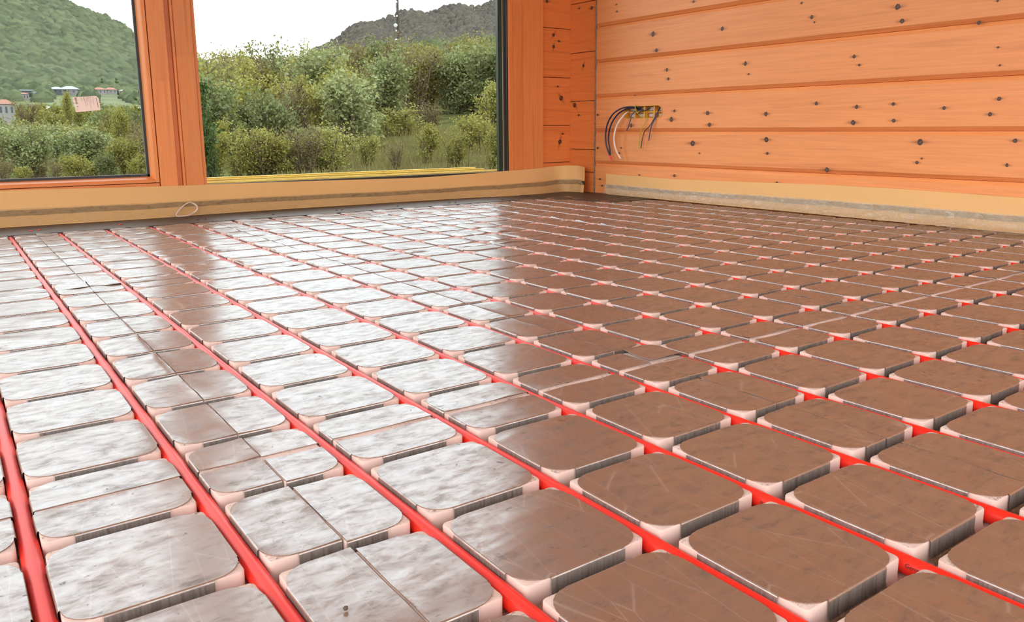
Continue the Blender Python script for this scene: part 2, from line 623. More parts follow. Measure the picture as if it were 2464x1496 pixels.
FRR = ((0, -1, 0), (0, 0, 1), (-1, 0, 0))
for i, (x, y, r) in enumerate(KN):
    px, py = 1200 + x / 1.949, y / 1.949
    P = on_x(px, py, XR)
    dep = (P - CAM) @ FV
    hz = P[2] / S
    j = max(0, min(len(PR) - 1, int(np.searchsorted(groove, hz)) - 1))
    knot(P, r / 1.949 * dep / FPX * 1.06, FRR, PR[j], rot=rng.uniform(-.05, .05), sq=rng.uniform(.95, 1.25))

# window wall: stacked logs beside the corner, and the return along the right wall
wf = setp(empty('wall_far', (0, YW, 0)), kind='structure')
xj = on_y(1303, 300, YW)[0] - .012
def stacked(name, joints, mk, mat, parent):
    out = []
    for a, b in zip(joints[:-1], joints[1:]):
        out.append(mk(name, a * S + .0016, b * S - .0016))
    return out
J1 = [-.3, 1.085, 2.453, 4.203, 5.959, 7.71, 9.46, 11.21, 12.96, 14.71, 16.46, 17.5]
J2 = [-.3, .743, 1.576, 3.338, 5.080, 6.830, 8.58, 10.33, 12.08, 13.83, 15.58, 17.5]
L1 = stacked('log', J1, lambda n, a, b: boxes(n, [((xj, 0, a), (XR + .04, .12, b))], M['log_x'], wf, .0012), None, wf)
L2 = stacked('log', J2, lambda n, a, b: boxes(n, [((XR + .003, YC - YW - .003, a), (XR + .12, 0, b))], M['log_y'], wf, .0012), None, wf)
boxes('joint_filling', [((xj, .012, -.05), (XR + .03, .11, ZC)), ((XR + .02, YC - YW, -.05), (XR + .1, .1, ZC))], M['brownprofile'], wf)
# wall above the glazing and behind the left of the frame
xm0 = on_y(387, 440, YW)[0]
xm1 = on_y(499, 440, YW)[0]
xo1 = on_y(1225, 300, YW)[0]
ZT = 2.34
boxes('lintel', [((XL, 0, ZT), (xj, .14, ZC))], M['log_x'], wf, .002)
cv, cf = tube([(XR - .001, YC + .003, .0 + z) for z in np.linspace(0, ZC, 60)], .0042, 6)
cv = [(p[0] + .0012 * math.sin(i * 1.7), p[1] + .0015 * math.sin(i * .83), p[2]) for i, p in enumerate(cv)]
setp(obj('trim_2', cv, cf, M['caulk'], smooth=True), kind='structure')

FRW = ((1, 0, 0), (0, 0, 1), (0, -1, 0))
def knot_w(px, py, r, rot=0, sq=1.0):
    P = on_y(px, py, YW)
    j = max(0, min(len(L1) - 1, int(np.searchsorted(J1, P[2] / S)) - 1))
    knot(P, r * ((P - CAM) @ FV) / FPX, FRW, L1[j], rot, sq)
def knot_r(px, py, r, rot=0, sq=1.0):
    P = on_x(px, py, XR + .003)
    j = max(0, min(len(L2) - 1, int(np.searchsorted(J2, P[2] / S)) - 1))
    knot(P, r * ((P - CAM) @ FV) / FPX, FRR, L2[j], rot, sq)
for a in [(1332, 84, 4, .9, 1), (1332, 112, 4, 1.35, 1), (1350, 236, 5, -.9, 1.4), (1347, 341, 6, 1.3, .9), (1354, 322, 2.5), (1342, 208, 2.5), (1316, 3, 4), (1345, 99, 3, -.1)]:
    knot_w(*a)
for a in [(1424, 19, 4.5), (1404, 158, 4, 1.2), (1383, 253, 5, -.8, 1.3), (1393, 277, 3), (1394, 20, 2.5), (1415, 472, 3)]:
    knot_r(*a)

# frame members of the glazing (all stand in the window wall)
YG1, YG2 = YW + .055, YW + .075               # glass planes
w1 = setp(empty('window_1', (0, YW, 0)), kind='structure')
xs = on_y(348, 0, YW)[0]                       # seam sash / post
xg = on_y(365, 426, YW + .03)[0]
zs0, zs1 = .94 * S, 1.03 * S
def fz(name, x0, x1, y0, y1, z0, z1, mat, par, bev=.0015):
    return boxes(name, [((x0, y0, z0), (x1, y1, z1))], mat, par, bev)
# sash: bottom rail and right stile with an inner slope down to the glass
def sash_prof(w=.012):
    return None
xst = xm0 - .004                               # right end of sash
zr0, zr1 = .953 * S, 1.045 * S
st_w = on_y(372, 300, YW)[0]
xin = on_y(345, 300, YW)[0] - .0
xsa = xst - .017                               # inner arris of the stile
def slope_stile(name, x0, x1, zlo, zhi, par):
    v, f = loft([[(x1, 0, z), (x0 + .004, 0, z), (x0, .004, z), (x0 - .010, .04, z), (x0 - .010, .075, z), (x1, .075, z)] for z in (zlo, zhi)], True)
    f += [(5, 4, 3, 2, 1, 0), (6, 7, 8, 9, 10, 11)]
    return obj(name, v, f, M['frame_z'], par)
def slope_rail(name, z0, z1, x0, x1, par):
    v, f = loft([[(x, 0, z0), (x, 0, z1 - .004), (x, .004, z1), (x, .040, z1 + .010), (x, .075, z1 + .010), (x, .075, z0)] for x in (x0, x1)], True)
    f += [(5, 4, 3, 2, 1, 0), (6, 7, 8, 9, 10, 11)]
    return obj(name, v, f, M['frame_x'], par)
slope_stile('stile', xsa, xst, zr0, ZT - .01, w1)
slope_rail('bottom_rail', zr0, zr1, XL, xsa, w1)
boxes('sill_rail', [((XL, .001, -.05), (xst, .08, zr0 - .003))], M['frame_x'], w1, .001)
boxes('top_rail', [((XL, 0, ZT - .06), (xst, .075, ZT - .0))], M['frame_x'], w1, .002)
boxes('gasket', [((xsa - .019, .040, zr1 + .010), (xsa - .0095, .050, ZT - .06)), ((XL, .040, zr1 + .0095), (xsa - .0095, .050, zr1 + .019))], M['gasket'], w1)
boxes('spacer', [((xsa - .0212, .0465, zr1 + .019), (xsa - .019, .0498, ZT - .06)), ((XL, .0465, zr1 + .019), (xsa - .019, .0498, zr1 + .0208))], M['spacer'], w1)
boxes('pane', [((XL, .050, zr1 + .012), (xsa - .012, .054, ZT - .05))], M['glass'], w1)
# post between the two windows
post = setp(empty('trim_1', (0, YW, 0)), kind='structure')
xp = [on_y(x, 440, YW)[0] for x in (387, 428, 449.5, 490.5, 499)]
def finger(name, x0, x1, y0, y1, cuts, par):
    zz = [-.05] + list(cuts) + [ZT]
    for a, b in zip(zz[:-1], zz[1:]):
        boxes(name, [((x0, y0, a), (x1, y1, b))], M['frame_z'], par)
def zat(px, py): return on_y(px, py, YW)[2]
finger('post_board', xp[0], xp[1], -.004, .09, [zat(395, 195), zat(370, 24), 1.2, 1.7], post)
finger('post_board', xp[1] + .002, xp[2] - .012, .024, .09, [zat(440, 345), zat(410, 140), 1.4], post)
finger('post_fillet', xp[2] - .011, xp[2] - .0015, .008, .09, [zat(430, 140), 1.1], post)
finger('post_board', xp[2], xp[3], -.002, .09, [zat(460, 430), zat(450, 290), zat(440, 136), 1.0, 1.6], post)
finger('post_edge', xp[3] + .002, xp[4], .003, .09, [.9], post)
boxes('post_core', [((xp[0] + .002, .032, -.05), (xp[4] - .003, .085, ZT))], M['brownprofile'], post)
# big fixed glazing
w2 = setp(empty('window_2', (0, YW, 0)), kind='structure')
xa = [on_y(x, 300, YW)[0] for x in (1225, 1236, 1256.5, 1303)]
finger('casing', xa[2] + .001, xa[3], -.016, .05, [1.5], w2)
finger('jamb_board', xa[1], xa[2] - .001, -.004, .06, [zat(1245, 10), 1.3], w2)
finger('jamb_edge', xa[0], xa[1] - .0006, .004, .07, [1.2], w2)
gy = .075
def xat(px, dy): return on_y(px, 300, YW + dy)[0]
boxes('profile', [((xa[0], .006, 0), (xa[0] + .02, .09, ZT))], M['brownprofile'], w2)
for (pa, pb, mt) in ((1221, 1225, 'brownprofile'), (1217.5, 1221, 'gasket'), (1213.5, 1217.5, 'brownprofile'), (1211, 1213.5, 'beige'), (1206, 1211, 'greenedge'), (1200, 1206, 'greenedge')):
    dy = .012 + .009 * (1225 - pb) / 4
    boxes('seal_strip', [((xat(pa, dy), dy, .0), (xat(pb, dy) + .004, dy + .02, ZT))], M[mt], w2)
boxes('pane', [((xm1 - .004, gy, .10), (xa[0] + .01, gy + .004, ZT))], M['glass'], w2)
boxes('head_rail', [((xm1, 0, ZT - .02), (xa[0], .1, ZT + .02))], M['frame_x'], w2)
# sliding tracks of the threshold outside the pane
def track(y, za, zb, x1, mat, name, dpt=.014):
    boxes(name, [((xm1 - .02, y, za), (x1, y + dpt, zb))], M[mat], w2, .001)
zt = lambda py, dy: on_y(700, py, YW + dy)[2]
x_t1 = on_y(1165, 405, YW + .20)[0]
x_t2 = on_y(1207, 411, YW + .12)[0]
track(.085, -.05, zt(434.5, .085), x_t2, 'trackdark', 'threshold', .20)
track(.105, 0, zt(431, .105), x_t2, 'track', 'track_rail', .008)
track(.125, 0, zt(428.5, .125), x_t2, 'track', 'track_rail', .008)
track(.195, 0, zt(424, .195), x_t1, 'track', 'track_rail', .012)
track(.225, 0, zt(419.5, .225), x_t1 - .04, 'track', 'track_rail', .016)

# side of the room behind the photographer: posts, sills and lintels, unseen; openings widened to brighten the room with skylight
def bay_wall(name, along, fixed, a0, a1, npost):
    root = setp(empty(name, (0, 0, 0)), kind='structure')
    def bx(nm, p0, p1, z0, z1):
        if along == 'y': boxes(nm, [((fixed - .1, p0, z0), (fixed, p1, z1))], M['log_y'], root)
        else: boxes(nm, [((p0, fixed - .1, z0), (p1, fixed, z1))], M['log_x'], root)
    bx('sill', a0, a1, -.1, .14)
    bx('lintel', a0, a1, 2.52, ZC)
    for k in range(npost):
        c = a0 + (a1 - a0) * k / (npost - 1)
        bx('post', c - .06, c + .06, .14, 2.52)
bay_wall('wall_left', 'y', XL, YB, YW, 3)
bay_wall('wall_back', 'x', YB, XL, XR, 3)
# ------------------------------------------------------------------ underfloor panels
HB = (.5 - .0628) * S                         # half width of a block
RC = .0255                                    # rounded plate corner
ZG = -.0200                                   # channel floor
def plate_mesh(name, cx0, cx1, cy0, cy1, seed, amp=.0005):
    """cx0.. : True where that side is a cut edge at the cell middle (no flange)."""
    g = np.random.default_rng(seed)
    x0 = .0013 if cx0 else -HB
    x1 = -.0013 if cx1 else HB
    y0 = .0008 if cy0 else -HB
    y1 = -.0008 if cy1 else HB
    def corner(cx, cy, sx, sy, round_):
        if not round_:
            return [(cx, cy)]
        ox, oy = cx - sx * RC, cy - sy * RC
        a0 = {(1, -1): -90, (1, 1): 0, (-1, 1): 90, (-1, -1): 180}[(sx, sy)]
        return [(ox + RC * math.cos(math.radians(a0 + 15 * k)), oy + RC * math.sin(math.radians(a0 + 15 * k))) for k in range(7)]
    C = [corner(x1, y0, 1, -1, not (cx1 or cy0)), corner(x1, y1, 1, 1, not (cx1 or cy1)),
         corner(x0, y1, -1, 1, not (cx0 or cy1)), corner(x0, y0, -1, -1, not (cx0 or cy0))]
    sides = ['R', 'B', 'L', 'F']
    flat = {'R': not cx1, 'B': not cy1, 'L': not cx0, 'F': not cy0}
    loop = []                                  # boundary with a few points on each straight run
    runs = []
    for i in range(4):
        loop += C[i]
        a, b = C[i][-1], C[(i + 1) % 4][0]
        k0 = len(loop) - 1
        for t in (.25, .5, .75):
            loop.append((a[0] + (b[0] - a[0]) * t, a[1] + (b[1] - a[1]) * t))
        runs.append((sides[i], k0, 5))
    L = np.array(loop)
    n = len(L)
    c = L.mean(0)
    ph = g.uniform(0, 6.28, 6)
    fr = g.uniform(25, 60, 6)
    def zb(p):
        q = (math.sin(fr[0] * p[0] + ph[0]) + math.sin(fr[1] * p[1] + ph[1]) + .7 * math.sin(fr[2] * (p[0] + p[1]) + ph[2])) * .5
        return amp * math.sqrt(q * q + .05) - .0003
    lift = g.uniform(0, .0022)
    def zl(p):                                 # cut edges curl up a little
        z = 0
        if cx0: z += lift * math.exp(-(p[0] - x0) / .012) * (.5 + .5 * math.sin(70 * p[1] + ph[3]))
        if cx1: z += lift * math.exp(-(x1 - p[0]) / .012) * (.5 + .5 * math.sin(60 * p[1] + ph[3]))
        if cy0: z += lift * math.exp(-(p[1] - y0) / .012) * (.5 + .5 * math.sin(55 * p[0] + ph[4]))
        if cy1: z += lift * math.exp(-(y1 - p[1]) / .012) * (.5 + .5 * math.sin(65 * p[0] + ph[4]))
        return z
    v, f = [], []
    rings = [1.0, .90, .68, .36]
    for s in rings:
        for p in L:
            q = c + (p - c) * s
            v.append((q[0], q[1], zl(q) + (zb(q) if s < 1 else 0)))
    v.append((c[0], c[1], zb(c)))
    ce = len(v) - 1
    for r in range(len(rings) - 1):
        for k in range(n):
            k2 = (k + 1) % n
            f.append((r * n + k, r * n + k2, (r + 1) * n + k2, (r + 1) * n + k))
    for k in range(n):
        f.append(((len(rings) - 1) * n + k, (len(rings) - 1) * n + (k + 1) % n, ce))
    # edge thickness where the sheet ends
    e0 = len(v)
    for p, q in zip(L, v[:n]):
        v.append((p[0], p[1], q[2] - .0009))
    nor = {'R': (1, 0), 'B': (0, 1), 'L': (-1, 0), 'F': (0, -1)}
    covered = set()
    for sd_, k0, m in runs:
        if flat[sd_]:
            for j in range(m - 1): covered.add((k0 + j) % n)
    for k in range(n):
        if k not in covered:
            k2 = (k + 1) % n
            f.append((k, e0 + k, e0 + k2, k2))
    # folded flanges running down into the channel
    fl = []
    for sd_, k0, m in runs:
        if not flat[sd_]: continue
        nx, ny = nor[sd_]
        deep = .0092 if sd_ in 'FB' else .0050
        prof = [(0, 0), (.0008, -.0003), (.0014, -.0010), (.0017, -.0021), (.0017, -.0135), (.0028, -.0172), (.0060, -.0193), (deep, ZG)]
        if sd_ in 'LR': prof = prof[:6]
        base = [L[(k0 + j) % n] for j in range(m)]
        rows = []
        for d, z in prof:
            rows.append([(p[0] + nx * d, p[1] + ny * d, z) for p in base])
        vv, ff = loft(rows)
        kk = len(v)
        v += vv
        fl += list(range(len(f) + 3 * (m - 1), len(f) + len(ff)))
        f += [tuple(i + kk for i in reversed(q)) for q in ff]
    me = newmesh(name, v, f, True, 38)
    me.materials.append(M['metal'])
    me.materials.append(M['flange'])
    for i in fl:
        me.polygons[i].material_index = 1
    return me

PM, PMB = {}, {}
for key in [(0, 0, 0, 0), (0, 1, 0, 0), (1, 0, 0, 0), (0, 0, 0, 1), (0, 0, 1, 0), (0, 1, 0, 1), (1, 0, 0, 1), (0, 1, 1, 0), (1, 0, 1, 0)]:
    PM[key] = [plate_mesh('metal_plate', *[bool(q) for q in key], seed=100 + 17 * k + 3 * sum(key)) for k in range(8 if sum(key) == 0 else 4)]
    # looser, more buckled sheets
    PMB[key] = [plate_mesh('metal_plate', *[bool(q) for q in key], seed=500 + 13 * k + 3 * sum(key), amp=.0030) for k in range(10 if sum(key) == 0 else 4)]

def block(x0, x1, y0, y1, rr):
    """rounded foam block; rr = rounding flags for (x1y0, x1y1, x0y1, x0y0)"""
    r = .0052
    def ring(inset, z):
        out = []
        for (cx, cy, sx, sy, a0), fl in zip(((x1, y0, 1, -1, -90), (x1, y1, 1, 1, 0), (x0, y1, -1, 1, 90), (x0, y0, -1, -1, 180)), rr):
            q = r if fl else .0006
            for k in range(4):
                t = math.radians(a0 + 30 * k)
                out.append((cx - sx * (q + inset) + q * math.cos(t), cy - sy * (q + inset) + q * math.sin(t), z))
        return out
    rows = [ring(-.0010, -.0212), ring(-.0002, -.0185), ring(0, -.016), ring(0, -.0024), ring(.0004, -.0014), ring(.0012, -.0010)]
    v, f = loft(rows, True)
    n = 16
    f.append(tuple(range(5 * n, 6 * n)))
    return v, f

VS, US = 8, 4
panels = {}
vis = {}
def visible(u, v, mg=800):
    ok = False
    for a, b in ((0, 0), (1, 0), (0, 1), (1, 1)):
        x, y, z = proj((( u + a) * S, (v + b) * S, 0))
        if z > .05 and -mg < x < 2464 + mg and y < 1496 + mg * 1.4: ok = True
    return ok
ordn = ['leftmost', 'second from the left', 'third from the left', 'fourth from the left', 'fifth from the left', 'narrow one beside the right wall']
rown = {0: 'nearest row', 1: 'middle row', 2: 'far row by the window'}
dvn = {0: -.0065, 1: -.013, 2: -.013, 3: -.011, 4: -.010, 5: -.008}
plate_total = 0
for i in range(6):                            # columns of panels
    for j in range(3):
        ua, ub = .5 + US * (i - 1), .5 + US * i
        va, vb = 1.5 + VS * (j - 1), 1.5 + VS * j
        if i == 5: ub = 18.30
        cells = []
        for c in range(math.floor(ua), math.ceil(ub)):
            for r in range(math.floor(va), math.ceil(vb)):
                lo_u, hi_u = max(c, ua), min(c + 1, ub)
                lo_v, hi_v = max(r, va), min(r + 1, vb)
                if hi_u - lo_u < .45 or hi_v - lo_v < .45: continue
                if i == 5 and r + .5 > 15 : continue
                if not visible(c, r): continue
                cells.append((c, r, lo_u > c + .1, hi_u < c + .9, lo_v > r + .1, hi_v < r + .9))
        if not cells: continue
        ox = (ua + ub) / 2 * S + rng.uniform(-.0008, .0008)
        oy = (va + vb) / 2 * S + (dvn[i] if j == 0 else rng.uniform(-.0012, .0012))
        root = setp(empty('insulation_panel', (ox, oy, 0)),
                    'pink panel with metal plates, %s, %s' % (rown[j], ordn[i]),
                    'insulation panel', 'underfloor heating panels')
        panels[(i, j)] = root
        cx, cy = (ua + ub) / 2, (va + vb) / 2
        parts = []
        y_lo = min(q[1] + (.5 if q[4] else 0) for q in cells)
        y_hi = max(q[1] + (.5 if q[5] else 1) for q in cells)
        x_lo = min(q[0] + (.5 if q[2] else 0) for q in cells)
        x_hi = max(q[0] + (.5 if q[3] else 1) for q in cells)
        x_hi = min(x_hi, ub)
        parts.append((boxv(((x_lo - cx) * S + .0005, (y_lo - cy) * S + .0005, -.052), ((x_hi - cx) * S - .0005, (y_hi - cy) * S - .0005 + (abs(dvn[i]) if j == 0 else 0), -.0205)), BF))
        for (c, r, a, b, d, e) in cells:
            bx, by = (c + .5 - cx) * S, (r + .5 - cy) * S
            h = HB - .0002
            bx0, bx1 = (bx + .0003 if a else bx - h), (bx - .0003 if b else bx + h)
            by0_, by1_ = (by + .0003 if d else by - h), (by - .0003 if e else by + h)
            if j == 0 and e: by1_ += abs(dvn[i]) - .0004
            parts.append(block(bx0, bx1, by0_, by1_, (not (b or d), not (b or e), not (a or e), not (a or d))))
            key = (int(a), int(b), int(d), int(e))
            pool = PMB if (j == 2 and rng.random() < .8) or (i == 0 and j == 1 and rng.random() < .5) else PM
            me = pool[key][int(rng.integers(len(pool[key])))]
            o = link('metal_plate', me, None, root, (bx, by, 0))
            plate_total += 1
            # sheets that were cut at a joint and stand slightly up
            if (c, r) == (4, 1) and not b and e is False and d: o.rotation_euler = (math.radians(2.2), math.radians(-1.5), 0); o.location.z = .002
            if (c, r) == (0, 9) and d: o.rotation_euler = (math.radians(3.5), 0, 0); o.location.z = .0022
            if r == 9 and not d and rng.random() < .3: o.rotation_euler = (math.radians(-.8), 0, 0); o.location.z = .0006
        v, f = merge(parts)
        obj('foam_core', v, f, M['eps'], root, smooth=True, sharp=50)

# red pipes lying in the channels
PRAD = .0084
num = ['first', 'second', 'third', 'fourth', 'fifth', 'sixth', 'seventh', 'eighth', 'ninth', 'tenth', 'eleventh', 'twelfth', 'thirteenth',
       'fourteenth', 'fifteenth', 'sixteenth', 'seventeenth', 'eighteenth']
pipes = {}
for k in range(-2, 18):
    v1 = 17.62 if k < 17 else 14.9
    v0 = -6.4
    vv = np.linspace(v0, v1, 60)
    wob = [.0004 * math.sin(.9 * q + k) for q in vv]
    path = [(k * S + w, q * S, -.0117) for q, w in zip(vv, wob)]
    v, f = tube(path, PRAD, 20)
    o = obj('heating_pipe', v, f, M['red'], None, smooth=True, sharp=60)
    if k == -2: lab = 'red plastic heating pipe just outside the left picture edge'
    elif k == -1: lab = 'red plastic heating pipe in the bottom left corner of the picture'
    elif k == 17: lab = 'red plastic heating pipe nearest the plank wall, ending at the corner board'
    else: lab = 'red plastic heating pipe, %s from the left along the dark window-side board' % num[k]
    setp(o, lab, 'heating pipe', 'red pipes in the floor channels')
    pipes[k] = o

# printed letters on two of the pipes, wrapped round the surface
def print_on(k, text, P, size, ang):
    cu = bpy.data.curves.new('txt', 'FONT')
    cu.body = text
    cu.size = size
    cu.resolution_u = 2
    tmp = bpy.data.objects.new('txt', cu)
    COL.objects.link(tmp)
    bpy.context.view_layer.update()
    me = bpy.data.meshes.new_from_object(tmp.evaluated_get(bpy.context.evaluated_depsgraph_get()))
    bpy.data.objects.remove(tmp)
    for vt in me.vertices:
        a = ang + vt.co.y / PRAD
        y = P[1] - vt.co.x
        R_ = PRAD + .00025
        vt.co = (k * S - R_ * math.cos(a), y, -.0117 + R_ * math.sin(a))
    me.update()
    me.materials.clear()
    me.materials.append(M['ink'])
    link('printed_letters', me, None, pipes[k])
print_on(3, 'Germ', on_z(2180, 1362, -.01), .0052, .22)
print_on(3, 'n oe', on_z(1825, 1211, -.01), .0052, .18)

# dark boards between the panels and the walls
xl_, xr_ = XL, 15.75 * S
setp(boxes('edge_board', [((XL, 17.60 * S, -.052), (15.55 * S, 19.76 * S, .0012))], M['darkboard'], None, .001),
     'long dark edge board on the floor below the window', 'edge board')
v = [(15.58, 19.72), (15.62, 16.95), (15.95, 16.70), (16.02, 15.6), (16.35, 14.95), (18.40, 14.95), (18.40, 19.72)]
v3 = [(a * S, b * S, .0005) for a, b in v] + [(a * S, b * S, .0026) for a, b in v]
n = len(v)
fc = [tuple(range(n - 1, -1, -1)), tuple(range(n, 2 * n))] + [(i, (i + 1) % n, n + (i + 1) % n, n + i) for i in range(n)]
setp(obj('corner_board', v3, fc, M['darkboard']), 'black board in the floor corner between window wall and plank wall', 'floor board')
# a short batten of screws / pipe clips on the board
clips = [(75, 556), (95, 553.5), (290, 540.5), (476, 528), (495, 527), (657, 516), (810, 506), (823, 505), (957, 496), (1081, 488), (1096, 487.5), (1208, 481), (1404, 474)]
for i, (px, py) in enumerate(clips):
    P = on_z(px, py, .0012)
    z0 = .0013 if i < 12 else .0027
    prof = [(.0045, 0), (.0052, .0012), (.0045, .0024), (.0025, .0032), (.0005, .0030)]
    rows = [[(r * math.cos(t), r * math.sin(t), z) for t in np.linspace(0, 2 * math.pi, 10, endpoint=False)] for r, z in prof]
    vv, ff = loft(rows, True)
    ff.append(tuple(range(40, 50)))
    o = obj('screw_head', vv, ff, M['red'] if i in (0, 1, 2) else M['brownprofile'], None, (P[0], P[1], z0), True, 40)
    setp(o, 'small red screw head on the dark edge board, %s from the left' % num[i] if i < 3 else ('small dark screw head on the dark edge board, %s dark one from the left' % num[i - 3] if i < 12 else 'single dark screw head on the black corner board'), 'screw', 'screw heads on the edge boards')

# crumbs of dirt
def crumb(P, r, lab):
    bm_v, bm_f = [], []
    g = np.random.default_rng(int(abs(P[0]) * 1e4))
    rows = []
    for a in np.linspace(-1.4, 1.4, 6):
        rows.append([(r * g.uniform(.8, 1.1) * math.cos(a) * math.cos(t), r * g.uniform(.6, .9) * math.cos(a) * math.sin(t), r * .8 * (math.sin(a) + 1)) for t in np.linspace(0, 2 * math.pi, 9, endpoint=False)])
    vv, ff = loft(rows, True)
    ff += [tuple(range(8, -1, -1)), tuple(range(45, 54))]
    setp(obj('dirt_crumb', vv, ff, M['bark'], None, (P[0], P[1], .0007), True), lab, 'crumb')
crumb(on_z(832, 1467, .001), .0022, 'brown crumb of dirt on a metal plate at the bottom edge')
# ------------------------------------------------------------------ foam edge strips with film
M['pipe_white'] = plain('cream_cable', (.80, .62, .50), .45)
def strip(name, base, top, lab, film_out, zband, seed):
    """base / top: lists of (x, y, z) along the strip; returns root"""
    B, T = spline(base, 14), spline(top, 14)
    n = min(len(B), len(T))
    B, T = B[:n], T[:n]
    tan = np.gradient(B, axis=0)
    tan /= np.linalg.norm(tan, axis=1)[:, None]
    nr = np.stack([tan[:, 1], -tan[:, 0], np.zeros(n)], 1)      # to the room side (right of travel)
    root = setp(empty(name, tuple(B[n // 2])), lab, 'edge strip', 'foam edge insulation strips')
    O = np.array(B[n // 2])
    th = .008
    rows = []
    g = np.random.default_rng(seed)
    for i in range(n):
        row = []
        ts = np.linspace(0, 1, 9)
        front = [B[i] * (1 - t) + T[i] * t + nr[i] * (.0025 * math.sin(5 * t + .17 * i) ) for t in ts]
        back = [p - nr[i] * th for p in front[::-1]]
        rows.append([p - O for p in front + back])
    v, f = loft(rows, True)
    m = len(rows[0])
    f += [tuple(range(m - 1, -1, -1)), tuple(range((n - 1) * m, n * m))]
    obj('foam_sheet', v, f, M['foam'], root, smooth=True, sharp=50)
    # adhesive band
    rows = []
    for i in range(n):
        w = .0011 * math.sin(.35 * i) + .0005 * math.sin(1.3 * i + 1)
        a, b = zband
        rows.append([B[i] * (1 - t) + T[i] * t + nr[i] * (.0025 * math.sin(5 * t + .17 * i) + .0016 + (.001 * math.sin(i * 1.9 + t * 30))) - O + np.array([0, 0, w]) for t in np.linspace(a, b, 5)])
    v, f = loft(rows)
    setp(obj('adhesive_band', v, f, M['band_w' if seed == 3 else 'band'], root, smooth=True))
    # clear film: hangs from the band and drapes on the floor
    rows = []
    for i in range(n):
        fo = film_out(i / (n - 1)) * (1 + .25 * math.sin(.55 * i + seed) + .15 * math.sin(1.7 * i))
        w = .004 * math.sin(.8 * i) + .003 * math.sin(1.9 * i + 2)
        row = []
        for t in np.linspace(zband[1] + .04, .12, 6):
            wr_ = .0035 * (1 + math.sin(.9 * i + 9 * t) * math.sin(.37 * i))
            row.append(B[i] * (1 - t) + T[i] * t + nr[i] * (.006 + wr_ + .010 * (1 - t / zband[1]) ) - O)
        hz = B[i][2]
        for q, z in ((.35, .012), (.6, .005), (.8, .0045), (1.0, .0035)):
            row.append(B[i] + nr[i] * (.014 + fo * q) - O + np.array([0, 0, z + .0025 * abs(math.sin(.8 * i + 4 * q)) ]))
        rows.append(row)
    v, f = loft(rows)
    obj('plastic_film', v, f, M['film_backlit' if seed == 3 else 'film'], root, smooth=True)
    return root

def zc(c): return c * S
# along the window wall, turning the corner on the right
bl, tl = [], []
for px, pyb, v_, pyt in [(-700, 0, 19.45, 0), (-350, 0, 19.45, 0), (0, 0, 19.48, 459), (250, 0, 19.42, 452), (400, 0, 19.42, 447.5), (520, 0, 19.55, 443.5), (700, 0, 19.62, 437), (850, 0, 19.50, 432.5), (1000, 0, 19.46, 428), (1100, 0, 19.40, 421), (1200, 0, 19.10, 413), (1280, 0, 19.05, 406.5), (1345, 0, 19.30, 399)]:
    vt = 19.66 if 0 <= px < 1250 else 19.5
    if px < 0:
        x = on_y(0, 500, v_ * S)[0] + (px / 350) * .6
        bl.append((x, v_ * S, .0014)); tl.append((x, vt * S, .136))
        continue
    T_ = on_y(px, pyt, vt * S)
    bl.append((T_[0], v_ * S, .0014))
    tl.append(tuple(T_))
# the strip bends round into the corner and ends on the return wall
e1, e2 = on_x(1385, 398.5, XR - .055), on_x(1405, 402, XR - .05)
bl += [(e1[0] - .012, e1[1] - .02, .0028), (e2[0] - .012, e2[1] - .006, .0028)]
tl += [tuple(e1), tuple(e2)]
SL = strip('foam_edge_strip', bl, tl, 'tan foam edge strip with clear film along the window wall', lambda t: .006, (.30, .46), 3)
# along the plank wall
br, tr_ = [], []
for px, pyt, ub in [(1457, 418, 18.22), (1530, 423.5, 18.20), (1610, 430, 18.16), (1700, 434, 18.14), (1800, 438, 18.12), (1950, 443, 18.10), (2080, 449.5, 18.08), (2200, 457, 18.06), (2330, 466.5, 18.05), (2464, 476, 18.05)]:
    T_ = on_x(px, pyt, 18.36 * S)
    br.append((ub * S, T_[1], .0014))
    tr_.append(tuple(T_))
for dy in (.4, .8, 1.2, 1.8):
    br.append((18.05 * S, tr_[9][1] - dy, .0014))
    tr_.append((18.36 * S, tr_[9][1] - dy, .112))
br[0] = (br[0][0], br[0][1] - .035, .0028)
SR = strip('foam_edge_strip', br, tr_, 'tan foam edge strip with crumpled clear film along the plank wall',
           lambda t: .018 + .085 * max(0, min(1, (t - .35) / .3)) * (.65 + .35 * math.sin(9 * t)), (.30, .47), 8)
# small black tape on the end of the window strip
e3 = on_x(1404, 440, XR - .053)
boxes('black_tape', [((-.001, -.012, -.011), (.0015, .012, .011))], M['gasket'], SL, 0, tuple(np.array(e3) - np.array(SL.location) + np.array([-.003, 0, 0])))

# cream cable loop leaning on the window strip
lp = [(423, 517), (440, 497), (452, 488), (466, 489), (476, 498), (470, 509), (455, 518), (438, 522), (425, 519), (428, 508), (441, 495), (456, 487.5), (470, 493), (475, 503), (465, 512), (448, 520), (432, 521)]
pts = []
for i, (x, y) in enumerate(lp):
    yy = 19.38 + .18 * (521 - y) / 34
    P = on_y(x, y, yy * S - .004 - .002 * (i % 2))
    pts.append((P[0], P[1], max(P[2], .004)))
v, f = tube(spline(pts, 6), .0027, 8)
setp(obj('cable_loop', v, f, M['pipe_white'], smooth=True, sharp=60), 'small loop of cream cable leaning on the foam strip below the window post', 'cable')

